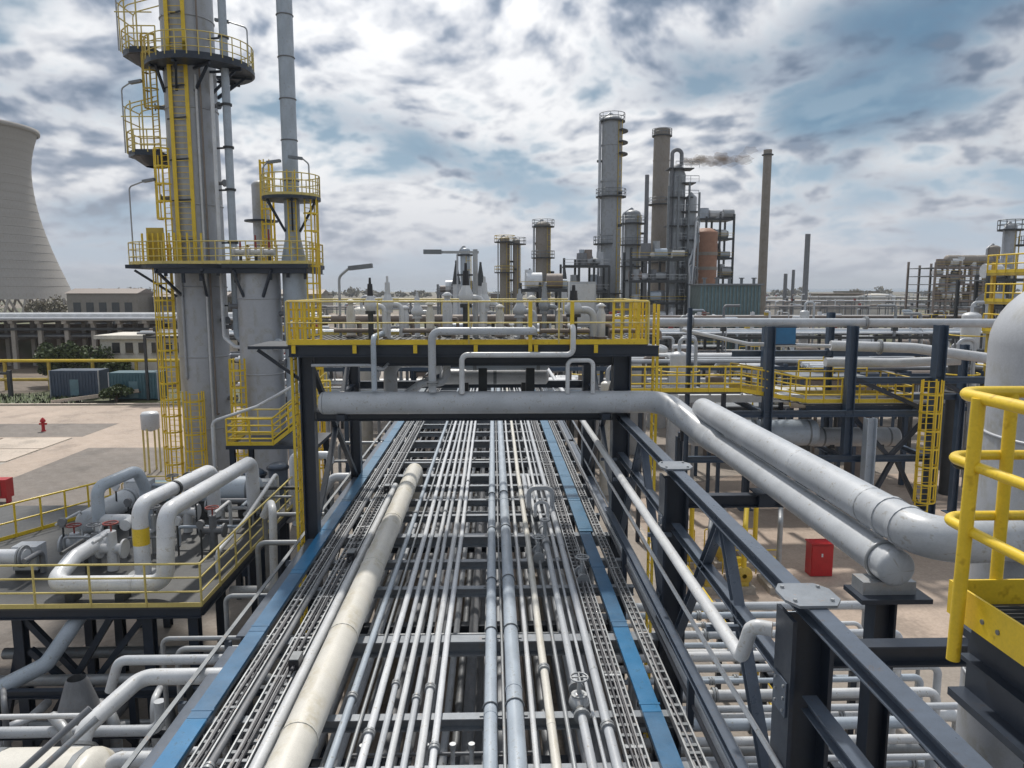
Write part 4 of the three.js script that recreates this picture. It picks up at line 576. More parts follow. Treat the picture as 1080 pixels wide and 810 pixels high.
// shared platform round both columns
{ const Y = 14.2, t = thing('column_platform', 'wide yellow-railed platform shared by the two columns and the stack', 'platform', [-15, Y - 0.3, -41]);
  part('deck', ringSector(1.36, 3.1, Y - 0.2, Y, 0, 360, ...T1, 40), M.navy, t); part('deck', box(-13.9, -9.5, Y - 0.21, Y - 0.004, -42.5, -38.7), M.navy, t); part('deck', box(-19.5, -18.4, Y - 0.208, Y - 0.008, -43, -40.2), M.navy, t);
  part('edge_girder', hbeam(V(-17.5, Y - 0.35, -39.1), V(-9.6, Y - 0.35, -38.8), 0.14, 0.28), M.navy, t); part('edge_girder', hbeam(V(-9.6, Y - 0.35, -38.9), V(-9.6, Y - 0.35, -42.4), 0.14, 0.28), M.navy, t);
  for (const [x, z, X, Z] of [[-17.2, -41, -19.2, -40.6], [-15.5, -40.8, -15, -38.9], [-16.8, -40.8, -17.4, -39], [-12, -39.2, -11.4, -38.8], [-13, -39.2, -13.4, -38.8]]) part('knee_brace', bar(V(x, Y - 1.7, z), V(X, Y - 0.3, Z), 0.12), M.navy, t);
  for (let x = -17; x < -9.6; x += 0.9) part('hanger', bar(V(x, Y - 0.6 - 0.4 * rnd(), -39.3), V(x, Y - 0.22, -39.3), 0.14), M.navy, t);
  railing(t, [V(-18.4, Y, -43), V(-19.45, Y, -43), V(-19.45, Y, -40.6), V(-18.9, Y, -39.9), V(-17.9, Y, -39.3), V(-16.2, Y, -38.95), V(-14.2, Y, -38.8), V(-9.55, Y, -38.75), V(-9.55, Y, -42.4)], M.yellowPale, { h: 1.15, mids: [0.4, 0.78], r: 0.03, step: 0.75, toe: 0.16 });
  railing(t, [V(-18.2, Y, -44.3), V(-16.2, Y, -45), V(-14.2, Y, -44.2), V(-13.8, Y, -42.5), V(-9.6, Y, -42.5)], M.yellowDull, { h: 1.15, mids: [0.4, 0.78], r: 0.03, step: 0.9, toe: 0.16 });
  part('ladder_hatch', [box(-18.2, -17.3, Y + 0.02, Y + 1.9, -40.06, -40.02), box(-18.2, -18.16, Y + 0.02, Y + 1.9, -40.9, -40.1)], M.yellowDull, t, 'dull yellow sheet screen at the ladder head');
  for (let x = -18.4; x < -15; x += 0.32) part('gate_bar', bar(V(x, Y, -39.3 - 0.3 * Math.abs(x + 16.2)), V(x, Y + 1.6, -39.3 - 0.3 * Math.abs(x + 16.2)), 0.08), M.yellow, t); }
for (const [i, x] of [-13.2, -12.4, -11.7].entries()) { const z = -39.6, y = 14.2, t = thing('platform_valve', `pale flanged valve on the shared platform, ${['left', 'middle', 'right'][i]} of three`, 'valve', [x, y, z]); part('valve_body', [rod(V(x - 0.3, y + 0.62, z), V(x + 0.3, y + 0.62, z), 0.16), flange(V(x - 0.3, y + 0.62, z), V(1, 0, 0), 0.26, 0.04), flange(V(x + 0.3, y + 0.62, z), V(1, 0, 0), 0.26, 0.04)], M.pipePale, t); part('stand', rod(V(x, y + 0.002, z), V(x, y + 0.5, z), 0.08), M.darkSteel, t); part('bonnet', rod(V(x, y + 0.7, z), V(x, y + 1.2 + 0.3 * i, z), 0.07, 0.04), M.redDull, t); }
lampPost('lamp on the far left rim of the shared column platform, head to the right', [-19.35, 14.2, -40.9], 4.1, 0.9, 1, 0.3); lampPost('lamp on the lower left balcony of the tall column', [-19.55, 20.1, -41.2], 3.3, 0.5, 1, 0.2); lampPost('lamp on the upper left balcony of the tall column', [-19.55, 25.3, -41.2], 4.0, 0.5, 1, 0.2); lampPost('bent lamp on the right rim of the upper round platform', [-12.98, 24.62, -41.6], 2.0, 0.9, -1, 0.1);

// ---------- mid platform with sloping yellow rails in front of the columns ----------
{ const Y = 6.6, t = thing('stair_platform', 'stepped grey platform with sloping yellow stair rails beside the bridge leg', 'platform', [-9, 0, -30]);
  part('deck', box(-10.9, -7.2, Y - 0.15, Y, -32.5, -29.8), M.navy, t); for (const x of [-10.7, -7.4]) for (const z of [-32.3, -30]) part('leg', hbeam(V(x, 0, z), V(x, Y - 0.16, z), 0.2, 0.2), M.navy, t);
  const n = 9; for (let i = 0; i < n; i++) part('tread', box(-8.9 + i * 0.21, -8.7 + i * 0.21, Y + 0.16 + i * 0.17, Y + 0.2 + i * 0.17, -30.9, -29.9), M.galvDark, t);
  railing(t, [V(-10.85, Y, -32), V(-10.85, Y, -29.85), V(-9, Y, -29.85), V(-7.0, Y + 1.55, -29.85), V(-6.6, Y + 1.55, -29.85)], M.yellow, { h: 1.1, mids: [0.28, 0.55, 0.82], r: 0.04, step: 0.9, toe: 0.15 });
  railing(t, [V(-10.85, Y + 0.2, -31), V(-9, Y + 0.2, -31), V(-7, Y + 1.75, -31)], M.yellowPale, { h: 1.1, mids: [0.4, 0.75], r: 0.035, step: 0.9, toe: 0.12 });
  part('stringer', bar(V(-9, Y + 0.1, -29.88), V(-7, Y + 1.6, -29.88), 0.05, 0.25), M.navy, t); part('upper_landing', box(-7.0, -5.6, Y + 1.45, Y + 1.55, -31.2, -29.8), M.navy, t); }
pipe('pale bent handrail-like pipe at the left corner of the stepped platform', [[-11.2, 4.2, -29.3], [-11.2, 7.7, -29.3], [-9.4, 8.3, -29.3], [-7.6, 9.3, -29.3]], 0.06, M.pipePale, { bend: 0.3, seg: 10 });
for (const [i, [x, z, r, h, m]] of [[-9.6, -29.2, 0.42, 5.6, 'blueSteel'], [-8.5, -28.7, 0.36, 6.0, 'navyGrey'], [-10.6, -30.8, 0.4, 5.0, 'blueSteel']].entries()) { const t = thing('filter_vessel', ['dark blue upright filter vessel under the stepped platform', 'grey-blue upright filter vessel nearest the bridge leg', 'dark blue upright filter vessel half hidden at the back'][i], 'vessel', [x, 0, z]); part('shell', lathe([[r, 0.8], [r, h], ...domeProfile(r, h, r * 0.5).slice(1)], x, 0, z, 24), M[m], t); for (let k = 0; k < 3; k++) { const a = k * 2.1; part('leg', bar(V(x + r * 0.8 * Math.cos(a), 0.02, z + r * 0.8 * Math.sin(a)), V(x + r * 0.8 * Math.cos(a), 1.2, z + r * 0.8 * Math.sin(a)), 0.1), M.navy, t); } part('lid_flange', rod(V(x, h - 0.1, z), V(x, h, z), r * 1.2), M.navy, t); }
pipe('white pipe bending round the filter vessels to the bridge leg', [[-9.3, 4.2, -27.6], [-7.6, 4.2, -27.6], [-7.6, 6.7, -27.6], [-6.2, 6.7, -27.6], [-6.2, 6.4, -27.6]], 0.15, M.pipeWhite, { bend: 0.25 });
pipe('second white pipe dropping beside the bridge leg', [[-6.3, 1, -26.6], [-6.3, 5.4, -26.6], [-5.9, 6.1, -26.6], [-5.3, 6.1, -26.6]], 0.16, M.pipeWhite, { bend: 0.35 });
{ const t = thing('yellow_standpipe', 'thin yellow ladder strip beside the tall left bridge leg', 'ladder', [-5.5, 0, -20.5]); ladder(t, -5.45, -20.6, 0.1, 9.5, -1, 0, M.yellow, { cage: false, w: 0.3 }); }

// ---------- exchanger platform, lower left ----------
const LP = 4.75;
{ const t = thing('equipment_platform', 'raised steel equipment platform with thin yellow rails, lower left', 'platform', [-12, 0, -23]);
  part('deck', box(-19, -7.65, LP - 0.08, LP, -27.8, -18.6), M.deckPlate, t);
  part('edge_beam', hbeam(V(-19, LP - 0.22, -18.7), V(-7.7, LP - 0.22, -18.7), 0.16, 0.26), M.navy, t); part('edge_beam', hbeam(V(-7.75, LP - 0.22, -18.8), V(-7.75, LP - 0.22, -27.8), 0.16, 0.26), M.navy, t);
  part('edge_strip', box(-19, -7.64, LP - 0.02, LP + 0.1, -18.596, -18.58), M.yellowPale, t, 'yellow kick strip on the near edge'); part('edge_strip', box(-7.645, -7.63, LP - 0.02, LP + 0.1, -27.8, -18.6), M.yellowPale, t);
  railing(t, [V(-19, LP, -18.58), V(-7.62, LP, -18.58), V(-7.62, LP, -27.8)], M.yellowPale, { h: 1.15, mids: [0.4, 0.78], r: 0.03, step: 1.35, toe: 0 });
  railing(t, [V(-17.2, LP, -22), V(-15.9, LP, -24.2), V(-14.3, LP, -27.2), V(-13.2, LP, -27.7)], M.yellow, { h: 1.15, mids: [0.55], r: 0.035, step: 0.95, toe: 0.12 });
  for (const x of [-13.6, -12.6, -9.2, -8.0]) for (const z of [-19, -24, -27.5]) part('leg', hbeam(V(x, 0, z), V(x, LP - 0.36, z), 0.26, 0.28), M.navy, t);
  for (const [x0, y0, x1, y1] of [[-12.5, 4.5, -10.9, 2.3], [-10.9, 2.5, -9.3, 4.35], [-9.2, 0.3, -12.4, 3.4], [-10.2, 4.5, -12.5, 0.6], [-13.5, 0.3, -12.7, 3.5]]) part('brace', bar(V(x0, y0 - 0.2, -19.02), V(x1, y1, -19.0 - rnd() * 0.1), 0.16), M.navy, t);
  for (const y of [1.9]) part('lower_beam', hbeam(V(-19, y, -19.4), V(-7.7, y, -19.4), 0.18, 0.22), M.navy, t); }
const loopL = 'thick white pipe dropping to the near platform edge and running left';
{ const t = thing('process_pipe', loopL, 'pipe', [-9, LP, -20]); part('pipe_run', tube([[-8.35, 5.4, -25.2], [-8.35, 7.05, -25.2], [-8.75, 7.05, -19.35], [-8.75, 5.17, -19.1], [-11.75, 5.17, -19.1], [-11.75, 5.5, -20.2], [-11.7, 5.5, -22]], 0.225, { bend: 0.4, seg: 26 }), M.pipeWhite, t); part('elbow_band', flange(V(-8.75, 6.4, -19.28), V(0, 1, 0), 0.24, 0.04), M.pipePale, t); part('elbow_band', flange(V(-9.6, 5.17, -19.1), V(1, 0, 0), 0.24, 0.03), M.pipePale, t); for (const x of [-11.2, -9.9]) part('shoe', box(x - 0.12, x + 0.12, LP + 0.002, 4.955, -19.3, -18.9), M.darkSteel, t); }
{ const t = thing('process_pipe', 'thick white pipe with a yellow band, standing behind the foremost loop', 'pipe', [-9.8, LP, -21.5]); part('pipe_run', tube([[-10.1, LP + 0.05, -20.7], [-10.1, 6.85, -20.7], [-9.6, 6.85, -24.9], [-9.6, 5.2, -24.9]], 0.22, { bend: 0.4, seg: 26 }), M.pipeWhite, t); part('colour_band', rod(V(-10.1, 5.7, -20.7), V(-10.1, 6.2, -20.7), 0.226, 0.226, 26, true), M.yellow, t, 'yellow band'); for (const z of [-22.5, -23.6]) part('clamp', flange(V(-9.85, 6.85, z), V(0, 0, 1), 0.24, 0.05), M.darkSteel, t); part('foot_flange', rod(V(-10.1, LP + 0.004, -20.7), V(-10.1, LP + 0.1, -20.7), 0.4), M.pipeSteel, t); }
{ const t = thing('process_pipe', 'thick grey arched pipe at the back left of the platform', 'pipe', [-12, LP, -23.6]); part('pipe_run', tube([[-12.5, 5.5, -23.0], [-12.5, 6.75, -23.0], [-12.0, 6.9, -24.6], [-11.9, 6.2, -24.9], [-11.9, LP + 0.05, -24.9]], 0.19, { bend: 0.34, seg: 24 }), M.pipeBlueGrey, t); part('branch', tube([[-12.5, 5.7, -23.0], [-11.4, 5.7, -23.0], [-11.4, 5.7, -22.4]], 0.17, { bend: 0.3, seg: 18 }), M.pipePale, t); part('leg_pipe', rod(V(-12.5, LP + 0.002, -23), V(-12.5, 5.5, -23), 0.11), M.pipePale, t); }
pipe('wide white pipe entering from the left picture edge on the platform', [[-20, 5.4, -20.6], [-13.3, 5.4, -20.6]], 0.21, M.pipeWhite, { seg: 24, flanges: [[0, 0.985]] });
pipe('slim grey line following the right edge of the platform', [[-8.0, LP + 0.01, -20.8], [-8.0, 5.4, -20.8], [-7.95, 5.6, -23], [-7.9, 6.3, -26.5], [-7.9, LP + 0.01, -26.5]], 0.07, M.pipePale, {});
pipe('pale upturned pipe outside the right rail of the platform', [[-7.2, 5.9, -22.6], [-6.9, 6.4, -22.4], [-6.6, 6.4, -21.6], [-6.6, 4.0, -21.4], [-7.9, 4.0, -21.4]], 0.12, M.pipePale, { bend: 0.3 });
drum('heat_exchanger', 'horizontal grey drum lying on the platform behind the white pipes', -10.9, -8.6, 5.75, -26.3, 0.48, M.pipeBlueGrey, { ground: LP, rings: [0.1, 0.9], nozzle: true });
drum('heat_exchanger', 'small pale drum lying along the platform beside the arched pipe', -26.5, -23.6, 5.45, -13.2, 0.38, M.pipeGrey, { axis: 'z', ground: LP, rings: [0.15, 0.85] });
{ const lr = mulberry(31); const places = [[-11.2, -21.2], [-10.6, -22.6], [-11.9, -21.6], [-12.9, -22.3], [-10.4, -24.6], [-9.9, -26], [-8.9, -22.9], [-11.7, -26.6]]; const nm = ['in the very front', 'beside the yellow-banded pipe', 'under the arched pipe', 'by the left yellow rail', 'behind the banded pipe', 'next to the grey drum', 'under the foremost loop', 'farthest back'];
  places.forEach(([x, z], i) => { const h = 0.7 + lr() * 0.7, r = 0.1 + lr() * 0.08, t = thing('gate_valve', `small gate valve on the platform, ${nm[i]}`, 'valve', [x, LP, z]);
    const b = part('valve_body', [rod(V(x, LP + 0.002, z), V(x, LP + h, z), r, r * 0.8, 12), rod(V(x - 0.35, LP + h * 0.55, z), V(x + 0.35, LP + h * 0.55, z), r * 0.9, r * 0.9, 12), flange(V(x - 0.35, LP + h * 0.55, z), V(1, 0, 0), r * 1.7, 0.03), flange(V(x + 0.35, LP + h * 0.55, z), V(1, 0, 0), r * 1.7, 0.03)], [M.pipePale, M.pipeSteel, M.pipeDull, M.pipeGrey][i % 4], t);
    part('handwheel', [new THREE.TorusGeometry(0.2, 0.022, 6, 18).rotateX(Math.PI / 2).translate(x, LP + h + 0.25, z), rod(V(x, LP + h, z), V(x, LP + h + 0.26, z), 0.025), bar(V(x - 0.19, LP + h + 0.25, z), V(x + 0.19, LP + h + 0.25, z), 0.025)], i % 3 ? M.pipeDull : M.redDull, b); }); }
// pipes and gear below the platform
pipe('grey pipe with an elbow entering low from the left edge under the platform', [[-14.5, 3.0, -17.4], [-12.6, 3.0, -17.4], [-11.5, 3.4, -18.2], [-10.9, 4.6, -19.3]], 0.2, M.pipeBlueGrey, { bend: 0.4, seg: 20, flanges: [[0, 0.55]] });
pipe('thick grey pipe bending out of the long vessel towards the rack', [[-6.6, 5.6, -11.0], [-6.6, 5.95, -11.3], [-6.2, 6.2, -12.4], [-4.6, 6.2, -12.4]], 0.14, M.pipePale, { bend: 0.3, seg: 20, flanges: [[0, 0.4]] });
pipe('slim pale pipe parallel above the bending grey pipe', [[-7.1, 5.6, -13], [-6.9, 6.2, -13], [-4.6, 6.2, -13]], 0.09, M.pipeGrey, { bend: 0.2 });
pipe('short pale pipe between the long vessel and the rack edge', [[-5.95, 5.5, -10.6], [-5.8, 5.85, -10.6], [-4.8, 5.85, -10.6]], 0.12, M.pipePale, { bend: 0.2 });
pipe('thin pipe low at the left, level with the vessel top', [[-13, 5.0, -13.2], [-7.6, 5.0, -13.2]], 0.05, M.pipePale, {});
drum('storage_drum', 'long cream horizontal drum with dark bands in the lower left corner', -13, -6.15, 5.2, -10.4, 0.85, M.pipeCream, { ground: 0, saddles: [0.15, 0.85], rings: [0.62, 0.8, 0.985] });
pipe('slanting twin conduit leaning on the end of the cream drum, upper', [[-7.0, 5.95, -9.8], [-6.1, 6.7, -10.6]], 0.05, M.pipeDull, {}); pipe('slanting twin conduit leaning on the end of the cream drum, lower', [[-6.85, 5.85, -9.7], [-5.95, 6.6, -10.5]], 0.05, M.pipeSteel, {});
{ const x = -9.7, z = -16.4, t = thing('cone_hopper', 'grey conical hopper standing in shade under the platform', 'hopper', [x, 0, z]); part('shell', lathe([[0.2, 1.6], [0.62, 2.7], [0.58, 3.2], [0.25, 4.3], [0.2, 4.4]].reverse(), x, -0.4, z, 28), M.pipeDull, t); for (let k = 0; k < 4; k++) part('leg', bar(V(x + 0.6 * Math.cos(k * 1.57 + 0.8), 0.02, z + 0.6 * Math.sin(k * 1.57 + 0.8)), V(x + 0.55 * Math.cos(k * 1.57 + 0.8), 2.5, z + 0.55 * Math.sin(k * 1.57 + 0.8)), 0.1), M.navy, t); }
{ const lr = mulberry(77); const ms = [M.pipeDull, M.pipeSteel, M.pipePale, M.pipeWhite, M.pipeGrey];
  for (let i = 0; i < 26; i++) { const z = -9.5 - lr() * 12, y = 0.7 + lr() * 2.6, x0 = -14 + lr() * 3, x1 = -5.4 - lr() * 2.5, r = 0.05 + lr() * 0.12; pipe('pipe lying in the dark tangle below the equipment platform', [[x0, y, z], [x1, y, z], [x1, y + (lr() < 0.5 ? -0.6 : 0.7), z]], r, ms[i % 5], { name: 'tangle_pipe', bend: r * 2.5, group: 'pipes in the tangle below the equipment platform', seg: 10 }); }
  for (let i = 0; i < 7; i++) { const x = -13.5 + i * 1.15 + lr() * 0.3, y = 0.5 + lr() * 1.6, r = 0.06 + lr() * 0.1; pipe(`pipe running lengthwise on the floor below the equipment platform, ${ORD[i]} from the left`, [[x, y, -3], [x, y, -19]], r, ms[(i + 2) % 5], { name: 'floor_pipe', group: 'floor pipes below the equipment platform', seg: 10 }); } }
// ---------- yard objects, left ----------
{ const x = -30.0, z = -44.5, t = thing('hose_cabinet', 'red fire hose cabinet on the yard at the left picture edge', 'cabinet', [x, 0, z]); part('housing', box(x - 0.62, x + 0.62, 0.35, 1.5, z - 0.35, z + 0.35), M.red, t); part('door', box(x - 0.3, x + 0.3, 0.5, 1.4, z + 0.352, z + 0.38), M.redDull, t); for (const s of [-0.5, 0.5]) part('leg', box(x + s - 0.05, x + s + 0.05, 0.014, 0.35, z - 0.2, z + 0.2), M.red, t); }
{ const x = -40.9, z = -67.2, t = thing('fire_hydrant', 'small red fire hydrant alone on the yard', 'hydrant', [x, 0, z]); part('barrel', lathe([[0.2, 0.014], [0.2, 0.1], [0.14, 0.12], [0.14, 0.85], [0.22, 0.88], [0.24, 1.0], [0.12, 1.2], [0.03, 1.28]], x, 0, z, 18), M.red, t); for (const s of [-1, 1]) part('outlet', rod(V(x + 0.1 * s, 0.7, z), V(x + 0.33 * s, 0.7, z), 0.09), M.red, t); }
{ const x = -24.2, z = -52, t = thing('small_tank', 'little grey drum tank on pale yellow legs beside the tall column', 'tank', [x, 0, z]); part('shell', lathe([[0.05, 2.9], [0.6, 3.1], [0.62, 4.1], [0.5, 4.3], [0.02, 4.36]], x, 0, z, 24), M.pipePale, t); for (let k = 0; k < 4; k++) part('leg', bar(V(x + 0.55 * Math.cos(k * 1.57), 0.02, z + 0.55 * Math.sin(k * 1.57)), V(x + 0.55 * Math.cos(k * 1.57), 3.2, z + 0.55 * Math.sin(k * 1.57)), 0.1), M.yellowPale, t); }
{ const t = thing('skid_unit', 'dark green-grey machine skid at the foot of the tall column', 'machine', [-20, 0, -44]); part('bed', box(-22, -18.6, 0.02, 0.4, -45, -43), M.darkSteel, t); part('casing', box(-21.6, -19.4, 0.402, 1.3, -44.7, -43.3), M.tealPale, t); part('motor', rod(V(-19.3, 0.9, -44), V(-18.4, 0.9, -44), 0.4, 0.4, 18), M.teal, t); for (const z of [-43.2, -44.8]) part('guard_rail', tube([[-22, 0.4, z], [-22, 1.5, z], [-19, 1.5, z], [-19, 0.4, z]], 0.035, { seg: 8 }), M.yellowDull, t); }

// small bore lines, stands and gauges crowding the equipment platform
{ const lr = mulberry(909), ms = [M.pipePale, M.pipeDull, M.pipeSteel, M.pipeGrey, M.darkSteel, M.pipeBlueGrey];
  for (let i = 0; i < 20; i++) { const x = -13.6 + lr() * 5.4, z = -20.4 - lr() * 6.8, h = 0.25 + lr() * 0.9, l = 0.6 + lr() * 1.6, r = 0.035 + lr() * 0.06, y = LP + h; pipe(`small bore pipe in the clutter on the equipment platform, ${ORD[i]} by build`.replace(/, .*/, ''), [[x, LP + 0.01, z], [x, y, z], lr() < 0.5 ? [x + l, y, z] : [x, y, z + l * 0.7], lr() < 0.5 ? [x + l, y, z] : [x, y, z + l * 0.7]].slice(0, 3).map(p => V(...p)), r, ms[i % 6], { name: 'small_pipe', bend: r * 2.5, seg: 10, group: 'small bore pipes on the equipment platform' }); }
  for (let i = 0; i < 9; i++) { const x = -13.3 + (i % 5) * 1.05 + lr() * 0.4, z = -21.5 - Math.floor(i / 5) * 2.6 - lr(), h = 0.9 + lr() * 0.6, t = thing('gauge_stand', 'thin gauge stand with a small dial box on the equipment platform', 'gauge', [x, LP, z], 'gauge stands on the equipment platform'); part('stand', rod(V(x, LP + 0.002, z), V(x, LP + h, z), 0.03, 0.03, 8), M.darkSteel, t); part('dial_box', [rod(V(x, LP + h + 0.06, z - 0.06), V(x, LP + h + 0.06, z + 0.06), 0.12, 0.12, 14), box(x - 0.07, x + 0.07, LP + h - 0.1, LP + h - 0.01, z - 0.05, z + 0.05)], i % 2 ? M.pipeWhite : M.pipeDull, t); }
  for (const [i, [x, z, w, h]] of [[-12.9, -26.6, 0.9, 1.3], [-8.5, -27.2, 0.6, 1.1], [-13.6, -21.2, 0.7, 0.8]].entries()) { const t = thing('control_cabinet', ['grey control cabinet at the back of the equipment platform', 'small grey control cabinet by the right rail of the equipment platform', 'low grey control cabinet at the left of the equipment platform'][i], 'cabinet', [x, LP, z]); part('housing', box(x - w / 2, x + w / 2, LP + 0.1, LP + h, z - 0.25, z + 0.25), M.pipeGrey, t); part('door', box(x - w / 2 + 0.04, x + w / 2 - 0.04, LP + 0.16, LP + h - 0.06, z + 0.252, z + 0.27), M.pipePale, t); part('plinth', box(x - w / 2 + 0.03, x + w / 2 - 0.03, LP + 0.002, LP + 0.1, z - 0.22, z + 0.22), M.darkSteel, t); } }

{ const lr = mulberry(321), ms = [M.pipeDull, M.pipePale, M.pipeSteel, M.darkSteel, M.pipeWhite];
  for (let i = 0; i < 14; i++) { const x = -12.8 + lr() * 6.6, z = -12.5 - lr() * 6, h = 2.2 + lr() * 1.5, r = 0.05 + lr() * 0.09; pipe('bent upright pipe in the gloom below the equipment platform', [[x, 0.02, z], [x, h, z], [x + (lr() - 0.5) * 2.4, h, z - 0.6], [x + (lr() - 0.5) * 2.4, h, z - 0.6]].slice(0, 3).map(p => V(...p)), r, ms[i % 5], { name: 'upright_pipe', bend: r * 3, seg: 10, group: 'bent upright pipes below the equipment platform' }); }
  for (let i = 0; i < 4; i++) { const z = -12.4 - i * 1.7, t = thing('steel_trestle', `dark steel trestle in the gloom beside the rack, ${['nearest', 'second', 'third', 'farthest'][i]} of four`, 'support', [-8, 0, z]); part('beam', hbeam(V(-12.6, 3.0, z), V(-5.3, 3.0, z), 0.16, 0.2), M.navy, t); for (const x of [-12.4, -9, -5.5]) part('leg', bar(V(x, 0.02, z), V(x, 2.9, z), 0.16), M.navy, t); part('brace', bar(V(-12.3, 0.3, z), V(-9.1, 2.85, z), 0.1), M.navy, t); } }
// ---------- blue steel structure with yellow walkway, middle right ----------
{ const t = thing('steel_structure', 'blue steel frame with braced bays beyond the road at the right', 'steel frame', [17, 0, -38]);
  const cols = [[9.6, -36, 0, 12.0, 0.2], [13.6, -36, 4.6, 11.1, 0.42], [15.25, -41, 4.6, 11.3, 0.36], [17.8, -36.2, 4.6, 11.1, 0.42], [19.1, -41.5, 0, 11.6, 0.36], [22.1, -36, 0, 11.15, 0.5], [26.6, -41, 0, 9.8, 0.36], [18.6, -35.5, 0, 6.6, 0.48], [10.8, -42, 0, 4.4, 0.36], [14.8, -42, 0, 4.4, 0.36]];
  for (const [x, z, y0, h, w] of cols) { const pale = x === 18.6; part('column', hbeam(V(x, y0, z), V(x, h, z), w, w, V(1, 0, 0)), pale ? M.pipeBlueGrey : M.blueSteel, t, pale ? 'pale blue-grey column among the dark ones' : undefined); if (!y0) part('base_plate', box(x - 0.4, x + 0.4, 0.016, 0.06, z - 0.4, z + 0.4), M.blueSteel, t); }
  for (const [x0, x1, y, z] of [[9.7, 21.9, 6.74, -36.04], [9.7, 21.9, 4.44, -36.06], [15.4, 26.5, 6.8, -41.2], [13.5, 26.5, 9.28, -41.4], [18, 26.5, 8.4, -36.1], [10.7, 19, 4.5, -41.9], [18.8, 21.9, 1.4, -36.08]]) part('beam', hbeam(V(x0, y, z), V(x1, y, z), 0.24, 0.32), M.blueSteel, t);
  for (const x of [13.6, 17.8, 22.1]) for (const y of [6.7, 4.4]) part('beam', hbeam(V(x, y, -36.4), V(x, y, -41.3), 0.2, 0.26), M.blueSteel, t);
  for (const [x0, y0, x1, y1] of [[18.8, 1.5, 20.2, 4.3], [20.4, 4.3, 21.9, 1.5], [18, 8.5, 21.9, 6.8], [22.5, 8.3, 26, 6.3], [18.0, 6.6, 20, 4.5], [20, 4.5, 21.9, 6.6]]) part('brace', bar(V(x0, y0, -36.15), V(x1, y1, -36.18), 0.2), M.navy, t); }
pipe('long grey overhead pipe crossing the whole right side at eye level', [[5.7, 11.29, -36.7], [26.6, 11.2, -36.7], [33, 11.1, -38.5]], 0.22, M.pipeGrey, { seg: 16, flanges: [[0, 0.2], [0, 0.62]] });
pipe('thin pale pipe slanting just under the long overhead pipe', [[9.9, 10.8, -38.5], [12.9, 10.15, -37.1], [17.3, 10.0, -37.5]], 0.1, M.pipePale, {});
pipe('thick white pipe passing behind the rightmost blue column', [[18.1, 9.9, -39.2], [22.3, 9.8, -38.7], [29, 8.9, -36.6]], 0.27, M.pipePale, { bend: 1.9, seg: 20, flanges: [[0, 0.6]] });
pipe('second white pipe below the one behind the rightmost blue column', [[18.1, 8.95, -39.7], [21.8, 8.9, -39.7], [24.8, 9.15, -38.5]], 0.25, M.pipePale, { bend: 1.2, seg: 18 });
{ const t = thing('walkway', 'yellow railed walkway stepping down through the blue steel frame', 'walkway', [15, 6, -37]);
  part('deck', box(6.7, 12.15, 7.8, 7.9, -37.4, -35.7), M.deckPlate, t); railing(t, [V(6.7, 7.9, -35.7), V(7.4, 7.9, -35.7), V(12.15, 7.9, -35.7), V(15.75, 7.2, -36.5), V(21.2, 7.2, -36.5)], M.yellow, { h: 1.25, mids: [0.42, 0.84], r: 0.045, step: 0.85, toe: 0.2 });
  part('deck', box(15.75, 21.2, 7.08, 7.18, -39.7, -36.5), M.deckPlate, t); railing(t, [V(12.15, 7.9, -37.4), V(15.75, 7.2, -39.7), V(21.2, 7.2, -39.7), V(21.2, 7.2, -36.5)], M.yellowDull, { h: 1.25, mids: [0.42, 0.84], r: 0.04, step: 0.8, toe: 0.2 });
  for (let i = 0; i < 8; i++) part('tread', box(12.2 + i * 0.45, 12.6 + i * 0.45, 7.78 - i * 0.085, 7.83 - i * 0.085, -37.4, -36.2), M.deckPlate, t);
  part('fascia', box(15.75, 21.2, 6.8, 7.075, -36.49, -36.43), M.navy, t); ladder(t, 21.5, -35.6, 0.1, 8.5, 0, 1, M.yellow, { w: 0.65, cr: 0.5 }); part('leg', bar(V(7.4, 0.02, -36.6), V(7.4, 7.79, -36.6), 0.2), M.navy, t); part('leg', bar(V(11.6, 4.6, -36.6), V(11.6, 7.79, -36.6), 0.2), M.navy, t); }
drum('process_drum', 'pale blue-grey horizontal drum between the blue columns', 10.4, 16.6, 5.5, -37.5, 0.68, M.pipeBlueGrey, { ground: 4.6, rings: [0.05, 0.5, 0.95], nozzle: true });
drum('process_drum', 'smaller pale drum under the yellow walkway, right part', 16.9, 21.3, 5.15, -38, 0.5, M.pipeGrey, { ground: 4.6, rings: [0.1, 0.9] });
{ const t = thing('duct', 'flat pale duct roof lying on the blue frame left of the yellow stairs', 'duct', [13, 6.9, -39.5]); part('casing', box(9.8, 16.4, 6.95, 7.35, -41, -38.4), M.pipePale, t); for (const x of [11.4, 13.1, 14.9]) part('stiffener', box(x, x + 0.1, 7.351, 7.45, -41, -38.4), M.pipeGrey, t); for (const x of [10.4, 15.8]) part('leg', bar(V(x, 4.6, -39.8), V(x, 6.94, -39.8), 0.2), M.navy, t); }
{ const t = thing('blue_panel', 'bright blue sheet panel fixed high on the blue frame', 'panel', [14.4, 10.2, -36.3]); part('sheet', box(13.9, 15.05, 10.2, 11.0, -36.5, -36.44), M.trayBlue, t); part('frame', [box(13.85, 15.1, 11.002, 11.06, -36.51, -36.43), box(13.85, 15.1, 10.14, 10.198, -36.51, -36.43)], M.blueSteel, t); }
